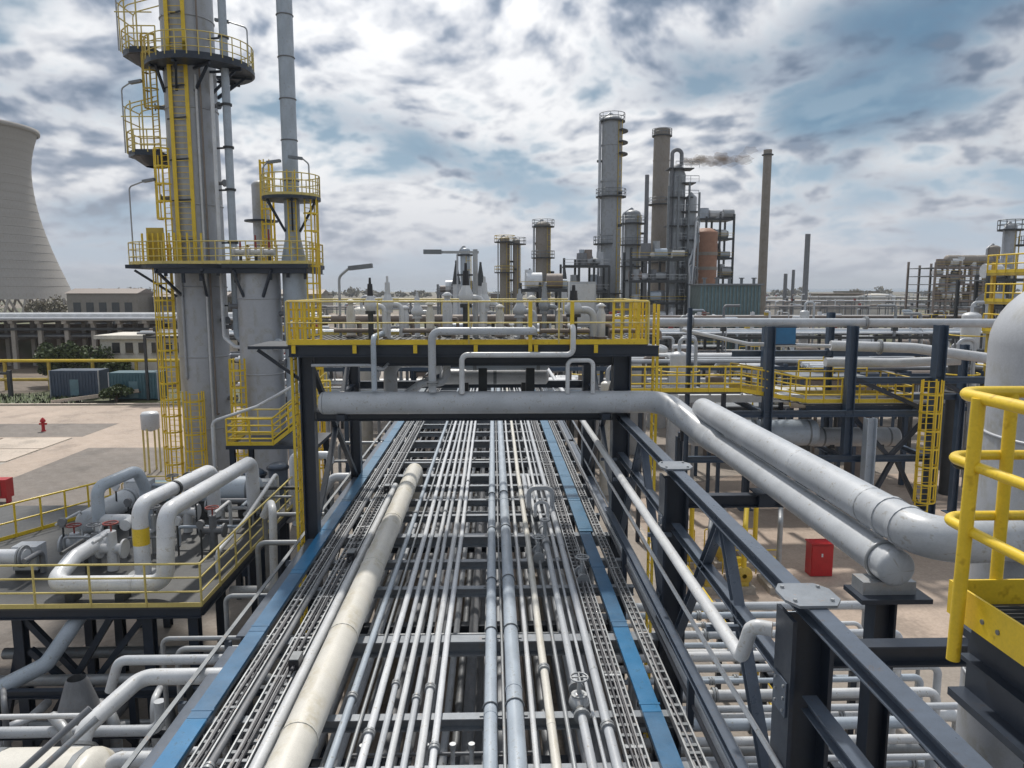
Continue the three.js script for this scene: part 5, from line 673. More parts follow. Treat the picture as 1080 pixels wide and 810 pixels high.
// yellow pump station on the ground beside the rack
{ const er = mulberry(8); for (let i = 0; i < 6; i++) { const x = 9.2 + (i % 3) * 1.5, z = -30.6 - Math.floor(i / 3) * 2.9, t = thing('pump', `yellow motor pump on the ground beyond the truss, ${['front left', 'front middle', 'front right', 'back left', 'back middle', 'back right'][i]} of six`, 'pump', [x, 0, z]);
    part('bed', box(x - 0.45, x + 0.45, 0.01, 0.3, z - 0.8, z + 0.8), M.concrete, t); part('motor', [rod(V(x, 0.75, z - 0.7), V(x, 0.75, z + 0.1), 0.32, 0.32, 18), box(x - 0.15, x + 0.15, 1.04, 1.25, z - 0.5, z - 0.2)], M.yellow, t); part('pump_casing', [lathe([[0.1, -0.15], [0.36, -0.12], [0.4, 0], [0.36, 0.12], [0.1, 0.15]], x, 0.75, z + 0.45, 20, new THREE.Matrix4().makeRotationX(Math.PI / 2)), box(x - 0.2, x + 0.2, 0.302, 0.5, z + 0.3, z + 0.6)], M.yellowDull, t);
    part('discharge_pipe', tube([[x, 1.1, z + 0.45], [x, 2.6 + er(), z + 0.45], [x + 0.4, 2.9 + er(), z - 0.6]], 0.11, { bend: 0.25 }), i % 2 ? M.yellow : M.pipeSteel, t); part('coupling_guard', rod(V(x, 0.75, z + 0.1), V(x, 0.75, z + 0.34), 0.16), M.yellow, t); part('terminal_rail', tube([[x - 0.5, 0.3, z - 0.8], [x - 0.5, 1.4, z - 0.8], [x + 0.5, 1.4, z - 0.8], [x + 0.5, 0.3, z - 0.8]], 0.03, { bend: 0.1, seg: 8 }), M.yellow, t); } }
{ const t = thing('guard_rail', 'thin yellow guard rail along the road kerb beside the pumps', 'railing', [8.3, 0, -25]); railing(t, [V(8.3, 0.02, -34), V(8.3, 0.02, -20.2)], M.yellow, { h: 1.1, mids: [0.55], r: 0.04, step: 1.5, toe: 0 }); }
// right-hand yellow tower platform, far right
{ const t = thing('yellow_tower', 'yellow-railed stair tower peeping over the domed vessel at the right', 'steel frame', [32, 0, -45]);
  for (const [x, z] of [[32, -44], [34.6, -44], [32, -47], [34.6, -47]]) part('post', bar(V(x, 0, z), V(x, 14.6, z), 0.22), M.yellowDull, t);
  for (const y of [10.2, 12.1, 13.9]) { const d = part('deck', box(31.7, 35.4, y - 0.16, y, -47.2, -43.8), M.yellowDull, t); railing(d, [V(31.7, y, -47.2), V(31.7, y, -43.8), V(35.4, y, -43.8)], M.yellow, { h: 1.1, mids: [0.55], r: 0.05, step: 0.9, toe: 0.2 }); }
  part('brace', bar(V(32, 10.2, -43.98), V(34.6, 12, -43.98), 0.14), M.yellowDull, t); }

// ---------- plant behind the bridge ----------
const cr = mulberry(404);
const RM = [M.pipeGrey, M.pipePale, M.pipeBrown, M.pipeSteel, M.pipeWhite, M.pipeDull, M.pipeBlueGrey];
function bankRack(label, x0, x1, z, y, n, bay, seed, m = M.darkSteel, two = false) {   // rack that runs across the view, its pipes lying on it
  const r = mulberry(seed), t = thing('cross_rack', label, 'pipe rack', [(x0 + x1) / 2, 0, z]); const w = n * 0.42 + 0.4;
  for (let x = x0; x <= x1 + 0.01; x += bay) { for (const s of [-1, 1]) part('column', bar(V(x, 0, z + s * w / 2), V(x, y - 0.002, z + s * w / 2), 0.26), m, t); for (const yy of two ? [y, y - 2.2] : [y]) part('beam', bar(V(x, yy - 0.12, z - w / 2 + 0.14), V(x, yy - 0.12, z + w / 2 - 0.14), 0.22), m, t); }
  for (const yy of two ? [y, y - 2.2] : [y]) { part('side_beam', bar(V(x0 + 0.14, yy - 0.3, z + w / 2), V(x1, yy - 0.3, z + w / 2), 0.2, 0.26), m, t); for (let i = 0; i < n; i++) { const rad = 0.07 + r() * 0.16, pz = z - w / 2 + 0.4 + i * 0.42; part('pipe', tube([[x0 - 1, yy + rad, pz], [x1 + 1, yy + rad, pz]], rad, { seg: 8 }), RM[Math.floor(r() * RM.length)], t); } }
  const nd = Math.round((x1 - x0) / 2.6); for (let i = 0; i < nd; i++) { const dx = x0 + r() * (x1 - x0), dz = z - w / 2 + r() * w, top = y + 0.3 + r() * r() * 2.6, rad = 0.06 + r() * 0.12; part('drop_line', tube([[dx, 0.3, dz], [dx, top, dz], [dx + (r() - 0.5) * 4, top, dz], [dx + (r() - 0.5) * 4, top - 1, dz]].slice(0, 3).map(p => V(...p)), rad, { bend: 0.3, seg: 6 }), RM[Math.floor(r() * RM.length)], t); if (r() < 0.35) part('valve_box', box(dx - 0.25, dx + 0.25, y + 0.35, y + 0.9, dz - 0.2, dz + 0.2), [M.redDull, M.darkSteel, M.pipeWhite, M.yellowDull][i % 4], t); }
}
function bgColumn(label, x, z, r, h, m, { rings = [], platforms = [], cap = 'dome', name = 'distillation_column', category = 'column', ladderSide = 1, arms = 0 } = {}) {
  const t = thing(name, label, category, [x, 0, z]); const prof = cap === 'dome' ? [[r, 0], [r, h - r * 0.5], ...domeProfile(r, h - r * 0.5, r * 0.5, 6).slice(1)] : [[r * 1.12, 0], [r, h], [r * 0.82, h], [r * 0.82, h - 1.5], [0.02, h - 1.5]];
  part('shell', lathe(prof, x, 0, z, 28), m, t);
  for (const y of rings) part('girth_band', rod(V(x, y - 0.12, z), V(x, y + 0.12, z), r * 1.05, r * 1.05, 28), m, t);
  for (const [y, a0, a1, w, rl] of platforms) { const d = part('platform', ringSector(r * 1.0 + 0.01, r + w, y - 0.2, y, a0, a1, x, z, 16), M.darkSteel, t); if (rl) { part('rail', [...[0.6, 1.2].map(k => tube(arc(x, z, r + w - 0.05, y + k, a0, a1, 12), 0.06, { seg: 5 }))], rl, d); const ps = []; for (const p of arc(x, z, r + w - 0.05, y, a0, a1, 10)) ps.push(bar(p, p.clone().add(V(0, 1.2, 0)), 0.07)); part('rail_posts', ps, rl, d).userData.kind = 'stuff'; } }
  if (category === 'column') { const g = [], lx = x + ladderSide * r * 0.7, lz = z + r * 0.9; for (const s of [-0.3, 0.3]) g.push(bar(V(lx + s, 2, lz), V(lx + s, h - 1, lz), 0.1)); for (let y = 3; y < h - 1; y += 1.1) g.push(bar(V(lx - 0.3, y, lz), V(lx + 0.3, y, lz), 0.06)); part('ladder', g, M.yellowDull, t); const px = x - ladderSide * (r + 0.35); part('riser', tube([[px, 1, z + 0.3], [px, h - 0.8, z + 0.3], [x, h + 0.5, z], [x, h - 0.6, z]], Math.max(0.12, r * 0.14), { seg: 8 }), M.pipeGrey, t); }
  for (let i = 0; i < arms; i++) { const a = cr() * 6.28, y = h * (0.3 + 0.65 * i / arms); part('nozzle', rod(V(x + r * 0.9 * Math.cos(a), y, z + r * 0.9 * Math.sin(a)), V(x + (r + 0.8) * Math.cos(a), y, z + (r + 0.8) * Math.sin(a)), 0.22), M.darkSteel, t); }
  return t;
}
const full = (...ys) => ys.map(y => [y, 0, 360, 1.1, M.yellowDull]);
bgColumn('tallest pale blue-grey column in the background, ringed near its top', 20.35, -130, 1.72, 41.9, M.shellFar, { rings: [22, 31, 37], platforms: [[39.4, -60, 60, 1, null], [37.5, -60, 60, 1, null], [35.6, -60, 60, 1, null], [41, 0, 360, 0.5, M.galvDark], [20.5, 90, 270, 1.2, M.galvDark], [28.5, 0, 360, 0.9, M.galvDark], [12, 0, 360, 0.8, null]], arms: 5 });
bgColumn('short grey column right behind the tallest one', 26.4, -142, 1.5, 27.5, M.shellFar, { platforms: [[25, 0, 360, 1, M.galvDark], [21, 0, 200, 1, M.galvDark], [17, 0, 360, 1, M.galvDark]], arms: 6 });
bgColumn('needle-thin dark stack between the short column and the olive stack', 29.8, -146, 0.4, 34.5, M.pipeDull, { cap: 'open', name: 'thin_stack', category: 'stack' });
bgColumn('tall olive-brown stack with a flat open top', 33.6, -151, 1.6, 44, M.shellWarm, { cap: 'open', name: 'stack', category: 'stack', platforms: [[42.8, 0, 360, 0.4, M.galvDark], [29.5, 0, 360, 0.9, M.galvDark], [18, 0, 360, 0.8, null]], rings: [38, 24] });
{ const x = 33.4, z = -136, t = thing('reactor_tower', 'crowded grey reactor tower with many small platforms on its right', 'steel frame', [x, 0, z]); part('shell', lathe([[1.5, 0], [1.5, 33], [0.9, 34.5], [0.02, 35]], x - 0.2, 0, z, 24), M.shellFar, t);
  part('shell', lathe([[1.0, 0], [1.0, 29], [0.02, 30]], x + 2.3, 0, z + 0.6, 20), M.pipeGrey, t); part('overhead_pipe', tube([[x - 1.5, 20, z + 1.2], [x - 1.5, 37.2, z + 1.2], [x + 0.2, 37.2, z + 1.2], [x + 0.2, 34.5, z + 1.2]], 0.35, { bend: 0.9 }), M.pipeDull, t);
  for (let i = 0; i < 11; i++) { const y = 9 + i * 2.5, s = i % 2; const d = part('platform', box(x + (s ? 0.3 : -2.2), x + 3.1 - (i > 7 ? 0.8 : 0) + s * 0.4, y - 0.18, y, z - 1, z + 2.1), M.darkSteel, t); part('rail', [bar(V(x - 1, y + 1.1, z + 2.1), V(x + 3.2, y + 1.1, z + 2.1), 0.1), bar(V(x - 1, y + 0.55, z + 2.1), V(x + 3.2, y + 0.55, z + 2.1), 0.06), ...[-1, 0.3, 1.7, 3.2].map(k => bar(V(x + k, y, z + 2.1), V(x + k, y + 1.1, z + 2.1), 0.07))], M.galv, d); }
  for (const k of [-2.2, -0.4, 1.5, 3.3]) part('post', bar(V(x + k, 0, z + 2.3), V(x + k, 33 - Math.abs(k), z + 2.3), 0.32), M.galvDark, t); for (let i = 0; i < 9; i++) part('pipe', tube([[x + 0.5 + cr() * 3, 1, z + 2.5 + cr()], [x + 0.5 + cr() * 3, 8 + cr() * 20, z + 2.5 + cr()], [x + 3.5, 12 + cr() * 14, z + 2]], 0.14 + cr() * 0.12, { seg: 7 }), RM[i % 7], t); }
{ const x = 39.7, z = -140, t = thing('process_heater', 'round brick-red heater drum inside dark steelwork', 'heater', [x, 0, z]); part('shell', lathe([[2.35, 0.5], [2.35, 22.9], [2.35, 23.2], [1.2, 23.9], [0.02, 24.0]], x, 0, z, 32), M.shellBrick, t); for (const y of [12.5, 16.5, 19.2]) part('girth_band', rod(V(x, y - 0.3, z), V(x, y + 0.3, z), 2.44, 2.44, 32), M.shellWarm, t); part('base', box(x - 3, x + 3, 0, 0.5, z - 3, z + 3), M.concrete, t); }
function bgFrame(label, x0, x1, z0, z1, h, levels, m, seed, name = 'process_structure', gear = true) {
  const r = mulberry(seed), t = thing(name, label, 'steel frame', [(x0 + x1) / 2, 0, (z0 + z1) / 2]); const nx = Math.max(1, Math.round((x1 - x0) / 2.6));
  for (let i = 0; i <= nx; i++) for (const z of [z0, z1]) part('column', bar(V(x0 + (x1 - x0) * i / nx, 0, z), V(x0 + (x1 - x0) * i / nx, h - r() * 1.5, z), 0.36), m, t);
  for (let k = 1; k <= levels; k++) { const y = (h - 1.6) * k / levels; part('floor_beam', bar(V(x0, y, z1), V(x1, y, z1), 0.3, 0.4), m, t); part('floor', box(x0, x1, y - 0.12, y + 0.04, z0 + 0.2, z1 - 0.2), M.galvDark, t); part('rail', [bar(V(x0, y + 1.1, z1 + 0.18), V(x1, y + 1.1, z1 + 0.18), 0.07), bar(V(x0, y + 0.6, z1 + 0.18), V(x1, y + 0.6, z1 + 0.18), 0.05)], r() < 0.5 ? M.yellowDull : M.galv, t);
    if (gear) for (let i = 0; i < 6; i++) { const gx = x0 + 0.8 + r() * (x1 - x0 - 1.6), gr = 0.45 + r() * 0.6; part('vessel', r() < 0.5 ? rod(V(gx, y + 0.05, z1 - 1), V(gx, y + 1.4 + r() * 1.6, z1 - 1), gr, gr * 0.9, 12) : rod(V(gx - 1, y + 0.2 + gr, z1 - 0.8), V(gx + 1, y + 0.2 + gr, z1 - 0.8), gr, gr, 12), RM[Math.floor(r() * 7)], t); } }
  for (let i = 0; i < nx; i++) part('brace', bar(V(x0 + (x1 - x0) * i / nx, 0.5, z1 + 0.02), V(x0 + (x1 - x0) * (i + 1) / nx, h * 0.45, z1 + 0.02), 0.16), m, t);
}
bgFrame('dark open steel frame around and right of the brick-red heater', 38.2, 46.2, -149, -143.4, 27.5, 7, M.darkSteel, 61);
bgColumn('tall brown-grey chimney standing clear of the other stacks', 61.8, -170, 0.92, 43.6, M.shellWarm, { cap: 'open', name: 'chimney', category: 'chimney', platforms: [[42.6, 0, 360, 0.35, null]] });
bgColumn('smaller dark chimney right of the tall brown-grey one', 93, -220, 0.75, 28.6, M.pipeDull, { cap: 'open', name: 'chimney', category: 'chimney' });
bgColumn('tiny far stack left of the smaller dark chimney, shorter of two', 98, -248, 0.6, 17.5, M.pipeDull, { cap: 'open', name: 'far_stack', category: 'stack' }); bgColumn('tiny far stack left of the smaller dark chimney, taller of two', 100.6, -248, 0.5, 18.8, M.pipeDull, { cap: 'open', name: 'far_stack', category: 'stack' });
{ const t = thing('corrugated_shed', 'grey-green corrugated shed below the tall chimney', 'shed', [35.5, 0, -112]); const x0 = 31.4, x1 = 40.6; part('wall', box(x0, x1, 0, 13.3, -118, -112), M.greenShed, t); for (let x = x0; x < x1; x += 0.55) part('rib', box(x, x + 0.16, 0.1, 13.2, -111.998, -111.86), M.tealPale, t); part('roof', box(x0 - 0.3, x1 + 0.3, 13.302, 13.55, -118.3, -111.5), M.galvDark, t); for (let x = x0 + 0.8; x < x1; x += 1.9) part('roof_vent', [rod(V(x, 13.55, -113), V(x, 14.3, -113), 0.22), rod(V(x, 14.3, -113), V(x, 14.45, -113), 0.4)], M.galvDark, t); }
bgColumn('left one of the twin brown-grey columns near the middle', 2.35, -150, 0.98, 23.0, M.shellWarm, { platforms: full(22, 16), arms: 4 });
bgColumn('right, thinner one of the twin brown-grey columns near the middle', 4.7, -150, 0.72, 22.6, M.shellWarm, { platforms: [[21.6, 0, 360, 1.2, M.galvDark]], arms: 3 });
bgColumn('lone brownish column with a crowned top left of the tallest one', 9.5, -142, 1.42, 25.3, M.shellWarm, { platforms: [[24.4, 0, 360, 0.7, M.galvDark], [18.6, 0, 360, 0.8, M.galvDark], [14, 0, 180, 0.8, M.galvDark]], arms: 6, rings: [21] });
bgColumn('grey column with a dark head directly behind the walkway middle', -3.4, -92, 0.6, 17.8, M.pipeBlueGrey, { platforms: [[17, 0, 360, 0.4, null], [14.6, 0, 360, 0.5, null]], arms: 3 });
for (const [x, z, h, l] of [[-4.7, -96, 16.4, 'dark pointed vent cone left of the dark-headed column'], [-1.6, -96, 16.2, 'dark pointed vent cone right of the dark-headed column'], [11.5, -120, 16.3, 'dark pointed vent cone before the block of steelwork'], [5.9, -120, 16, 'grey pointed vent cone right of the twin columns']]) { const t = thing('vent_cone', l, 'vent', [x, 0, z]); part('stem', rod(V(x, 0, z), V(x, h - 3, z), 0.5, 0.45, 14), M.pipePale, t); part('cone', lathe([[0.62, h - 3], [0.5, h - 2.6], [0.16, h - 0.4], [0.14, h]], x, 0, z, 16), M.darkSteel, t); }
bgFrame('block of dark steelwork and vessels left of the tallest column', 11.6, 19, -128, -122, 18, 4, M.darkSteel, 62);
bgFrame('low steelwork block beyond the walkway, left of the twin columns', -9, -2, -128, -122, 13.6, 3, M.pipeDull, 63); bgFrame('low steelwork block between twin columns and lone brownish column', 3.5, 11, -100, -95, 14.2, 3, M.darkSteel, 64); bgFrame('brown steel frame far right with round vessels on top', 90, 105, -160, -150, 18.6, 10, M.pipeBrown, 65); bgFrame('dark steelwork below the reactor tower', 22, 31, -125, -119, 19, 5, M.darkSteel, 66); bgFrame('steelwork block far right behind the yellow stair tower', 62, 72, -98, -92, 15.5, 4, M.darkSteel, 67);
bgColumn('dark capped stack far right beside the brown steel frame', 103, -152, 1.25, 21.6, M.shellWarm, { arms: 3 }); bgColumn('square-headed grey stack above the yellow stair tower', 68.5, -98, 0.75, 21.4, M.shell, { platforms: [[20.6, 0, 360, 0.8, M.galvDark], [18.6, -30, 60, 1.6, M.galvDark]] });
for (const [x, l] of [[94.5, 'left'], [97.6, 'second'], [100.6, 'right']]) drum('air_receiver', `round vessel on top of the far brown steel frame, ${l} one`, x - 1.3, x + 1.3, 18.4, -151.5, 1.15, M.shellWarm, { ground: 17 });
// cross racks at growing distance
bankRack('low pipe rack right behind the walkway, first row', -16, 26, -52, 7.8, 9, 6, 1, M.blueSteel, true); bankRack('low pipe rack behind the walkway, second row', -20, 34, -62, 7.0, 8, 6, 2, M.darkSteel, true); bankRack('low pipe rack behind the walkway, third row', -26, 52, -74, 8.4, 10, 6, 3, M.darkSteel, true);
bankRack('pipe rack crossing the middle distance, fourth row', -40, 70, -88, 7.6, 9, 7, 4, M.darkSteel, false); bankRack('pipe rack crossing the middle distance, fifth row', -30, 90, -106, 8.6, 9, 8, 5, M.darkSteel, true); bankRack('far pipe rack, sixth row', -60, 150, -178, 8.2, 8, 10, 6, M.pipeDull, false); bankRack('far pipe rack, seventh row', 20, 220, -215, 8.8, 8, 12, 7, M.pipeDull, false); bankRack('farthest pipe rack, a pale line at the right', 40, 300, -290, 9.0, 7, 15, 8, M.pipeDull, false);
bankRack('pipe rack beside the road, right of the blue frame', 22, 50, -49, 7.6, 8, 5, 9, M.blueSteel, true);
// scattered equipment between the racks
{ const wh = ['cream', 'grey', 'white', 'brown', 'dark', 'pale grey']; const mm = [M.pipeCream, M.pipeGrey, M.pipeWhite, M.pipeBrown, M.darkSteel, M.pipePale]; let n = 0;
  for (const [zr, x0, x1, k] of [[-46, 3, 40, 11], [-57, -12, 44, 13], [-68, -14, 52, 13], [-81, -14, 60, 13], [-97, -10, 75, 12]]) for (let i = 0; i < k; i++) {
    const x = x0 + (x1 - x0) * (i + 0.2 + 0.6 * cr()) / k, z = zr + (cr() - 0.5) * 3.5, q = Math.floor(cr() * 6), type = cr(); n++; const row = { '-46': 'nearest equipment row', '-57': 'second equipment row', '-68': 'third equipment row', '-81': 'fourth equipment row', '-97': 'fifth equipment row' }[zr];
    const ord = ['first', 'second', 'third', 'fourth', 'fifth', 'sixth', 'seventh', 'eighth', 'ninth', 'tenth', 'eleventh', 'twelfth', 'thirteenth'][i];
    if (type < 0.38) drum('process_drum', `${wh[q]} horizontal drum, ${ord} from the left in the ${row}`, x - 1.4 - cr(), x + 1.4 + cr(), 2.4 + cr() * 4.5, z, 0.45 + cr() * 0.5, mm[q], { rings: [0.1, 0.9], nozzle: cr() < 0.5 });
    else if (type < 0.72) { const r = 0.35 + cr() * 0.6, h = 5 + cr() * 6.2; const t = thing('upright_vessel', `${wh[q]} upright vessel, ${ord} from the left in the ${row}`, 'vessel', [x, 0, z]); part('shell', lathe([[r, 0], [r, h], ...domeProfile(r, h, r * 0.5).slice(1)], x, 0, z, 18), mm[q], t); part('overhead_pipe', tube([[x, h + r * 0.4, z], [x, h + 1.1, z], [x + r + 0.5, h + 1.1, z], [x + r + 0.5, 0.4, z]], 0.12, { seg: 8 }), M.pipeGrey, t); part('platform', ringSector(r, r + 0.8, h * 0.75, h * 0.75 + 0.12, 0, 220, x, z, 12), M.darkSteel, t); part('rail', tube(arc(x, z, r + 0.75, h * 0.75 + 1.2, 0, 220, 10), 0.045, { seg: 6 }), M.yellow, t); }
    else { const h = 4 + cr() * 5, w = 2 + cr() * 2; const t = thing('cooler_structure', `${wh[q]} cooler box on legs, ${ord} from the left in the ${row}`, 'cooler', [x, 0, z]); for (const a of [-1, 1]) for (const b of [-1, 1]) part('post', bar(V(x + a * w / 2, 0, z + b), V(x + a * w / 2, h, z + b), 0.2), M.blueSteel, t); part('cooler_box', box(x - w / 2 + 0.15, x + w / 2 - 0.15, h - 1.3, h - 0.2, z - 0.95, z + 0.95), mm[q], t); part('deck', box(x - w / 2 - 0.4, x + w / 2 + 0.4, h + 0.005, h + 0.1, z - 1.3, z + 1.3), M.galvDark, t); part('rail', [bar(V(x - w / 2 - 0.4, h + 1.1, z + 1.28), V(x + w / 2 + 0.4, h + 1.1, z + 1.28), 0.08), bar(V(x - w / 2 - 0.4, h + 0.6, z + 1.28), V(x + w / 2 + 0.4, h + 0.6, z + 1.28), 0.06), ...[-0.5, 0, 0.5].map(k2 => bar(V(x + k2 * (w + 0.8), h + 0.1, z + 1.28), V(x + k2 * (w + 0.8), h + 1.1, z + 1.28), 0.07))], M.yellow, t); }
  } }

// brown smoke drifting from the reactor tower
{ const g = [], r = mulberry(17); for (let i = 0; i < 46; i++) { const u = r(), x = 34.2 + u * 12, y = 35.3 + u * 1.1 + (r() - 0.5) * (0.8 + u * 1.6), z = -136 + (r() - 0.5) * 2.4, s = 0.35 + u * 0.8 * r() + 0.2; const q = new THREE.IcosahedronGeometry(s, 2); const p = q.attributes.position; for (let k = 0; k < p.count; k++) { const n = 1 + 0.25 * Math.sin(p.getX(k) * 5 + i) * Math.cos(p.getY(k) * 6 - i) ; p.setXYZ(k, p.getX(k) * n * 1.5, p.getY(k) * n * 0.75, p.getZ(k) * n); } q.translate(x, y, z); g.push(q); } const m = solo('smoke', g, M.smoke, 'thin brown smoke drifting right of the reactor tower', 'smoke', null, 'stuff'); m.castShadow = false; }
scene.fog = new THREE.FogExp2(new THREE.Color(0.72, 0.77, 0.84), 0.00022);
// ---------- cooling tower ----------
{ const x = -229, z = -337, t = thing('cooling_tower', 'huge concrete cooling tower cut by the left picture edge', 'cooling tower', [x, 0, z]); const pr = []; for (let i = 0; i <= 40; i++) { const y = 8 + 73 * i / 40, u = (y - 63) / 55; pr.push([24.0 * Math.sqrt(1 + (y < 63 ? 1.46 : 3.0) * u * u), y]); }
  part('shell', lathe(pr, x, 0, z, 128), M.concreteTower, t); part('inner_shell', lathe(pr.map(([r, y]) => [r - 0.6, y]).reverse(), x, 0, z, 96), M.concreteTower, t);
  for (let i = 3; i < 39; i += 2) part('lift_joint', lathe([[pr[i][0] + 0.01, -0.12], [pr[i][0] + 0.09, -0.08], [pr[i][0] + 0.09, 0.08], [pr[i][0] + 0.01, 0.12]], x, pr[i][1], z, 96), M.concreteTower, t);
  const tr = pr[40][0]; part('rim', lathe([[tr - 0.7, 80.6], [tr - 0.7, 82.0], [tr + 0.9, 82.0], [tr + 0.9, 80.5], [tr, 80.0]].reverse(), x, 0, z, 128), M.concreteTower, t);
  for (let i = 0; i < 36; i++) { const a = i / 36 * Math.PI * 2, b = a + Math.PI / 36, r0 = pr[0][0] + 2.5, r1 = pr[0][0] - 0.2; part('leg', bar(V(x + r0 * Math.cos(b), 0, z + r0 * Math.sin(b)), V(x + r1 * Math.cos(a), 8.1, z + r1 * Math.sin(a)), 0.8), M.concrete, t); part('leg', bar(V(x + r0 * Math.cos(b), 0, z + r0 * Math.sin(b)), V(x + r1 * Math.cos(b + Math.PI / 36), 8.1, z + r1 * Math.sin(b + Math.PI / 36)), 0.8), M.concrete, t); } }
// ---------- far left: rack on concrete posts, building, containers ----------
{ const t = thing('concrete_rack', 'long white-topped pipe rack on pale posts before the cooling tower', 'pipe rack', [-72, 0, -120]); const z = -120;
  for (let x = -110; x <= -30; x += 4.2) { part('post', box(x - 0.32, x + 0.32, 0, 7.3, z - 0.3, z + 0.3), M.concrete, t); part('post', box(x - 0.32, x + 0.32, 0, 7.3, z - 5.3, z - 4.7), M.concrete, t); part('cap_beam', box(x - 0.35, x + 0.35, 7.302, 7.75, z - 5.8, z + 0.8), M.concrete, t); part('cross_beam', box(x - 0.25, x + 0.25, 4.6, 5.0, z - 4.68, z - 0.32), M.concrete, t); }
  for (let i = 0; i < 7; i++) { const r = 0.22 + 0.16 * ((i * 5) % 3); part('pipe', tube([[-112, 7.86 + r, z + 0.3 - i * 0.9], [-28, 7.86 + r, z + 0.3 - i * 0.9]], r, { seg: 12 }), [M.pipeWhite, M.pipePale, M.pipeWhite, M.pipeGrey, M.pipeDull][i % 5], t); } for (let i = 0; i < 6; i++) part('pipe', tube([[-112, 5.25, z - 0.7 - i * 0.7], [-28, 5.25, z - 0.7 - i * 0.7]], 0.24, { seg: 10 }), [M.pipeDull, M.darkSteel, M.pipeBrown][i % 3], t);
  part('side_girder', box(-112, -28, 6.2, 6.6, z + 0.31, z + 0.45), M.darkSteel, t); part('added_back_wall', box(-112, -28, 0, 6.9, z - 6.4, z - 6.1), M.brownWall, t); part('added_shade_slab', box(-112, -28, 7.752, 7.754 + 0.1, z - 7.2, z + 0.9), M.concrete, t); }  // slab and back wall are added to keep the underside in shade
{ const t = thing('office_block', 'low white building with a row of small dark windows', 'building', [-45, 0, -103]); part('wall', box(-53, -36, 0, 6.1, -108, -101), M.whiteWall, t); part('roof', box(-53.5, -35.5, 6.102, 6.6, -108.5, -100.4), M.whiteWall, t); for (let i = 0; i < 9; i++) { const x = -51.4 + i * 1.75; const w = part('window', box(x, x + 1.0, 4.2, 5.6, -100.998, -100.93), M.glassDark, t); part('sill', box(x - 0.08, x + 1.08, 4.06, 4.16, -100.998, -100.82), M.concrete, w); } }
{ const t = thing('yellow_gas_pipe', 'long yellow pipe on short posts in front of the white building', 'pipe', [-55, 0, -95]); part('pipe_run', tube([[-85, 3.75, -95], [-30, 3.75, -95]], 0.2), M.yellow, t); for (let x = -84; x < -30; x += 5.5) part('post', box(x - 0.15, x + 0.15, 0, 3.56, -95.15, -94.85), M.yellowDull, t); part('lower_run', tube([[-85, 1.4, -94.6], [-52, 1.4, -94.6]], 0.2), M.yellowDull, t); }
function container(label, x0, x1, z0, z1, h, m) { const t = thing('container', label, 'container', [(x0 + x1) / 2, 0, (z0 + z1) / 2]); part('body', box(x0 + 0.05, x1 - 0.05, 0.15, h, z0, z1), m, t); for (let x = x0 + 0.1; x < x1; x += 0.36) part('rib', box(x, x + 0.14, 0.25, h - 0.15, z1 + 0.001, z1 + 0.06), m, t); for (const x of [x0, x1 - 0.12]) part('corner_post', box(x, x + 0.12, 0.02, h + 0.05, z1 - 0.05, z1 + 0.08), M.galv, t); part('door_frame', box((x0 + x1) / 2 - 0.5, (x0 + x1) / 2 + 0.5, 0.3, 2.2, z1 + 0.061, z1 + 0.1), M.tealPale, t); return t; }
container('dark blue container beside the grass verge', -52.4, -46.6, -90.5, -88, 3.25, M.blueSteel); container('teal container right of the dark blue one', -44.5, -38.8, -88.6, -86, 3.2, M.teal);
{ const t = thing('bollard_post', 'thin dark gate post at the left edge of the yard', 'post', [-57, 0, -88]); part('post', box(-57.2, -56.8, 0, 3.3, -88.2, -87.8), M.darkSteel, t); part('cross_arm', box(-60, -57.202, 2.8, 3.1, -88.1, -87.9), M.darkSteel, t); }
{ const t = thing('loading_ramp', 'dark sloping loading ramp beside the blue container', 'ramp', [-44.5, 0, -84]); part('slope', bar(V(-49.5, 0.12, -83.9), V(-41, 1.0, -86.6), 1.4, 0.16), M.darkSteel, t); part('side_wall', bar(V(-49.5, 0.25, -83.1), V(-41, 1.15, -85.8), 0.15, 0.4), M.slab, t); }
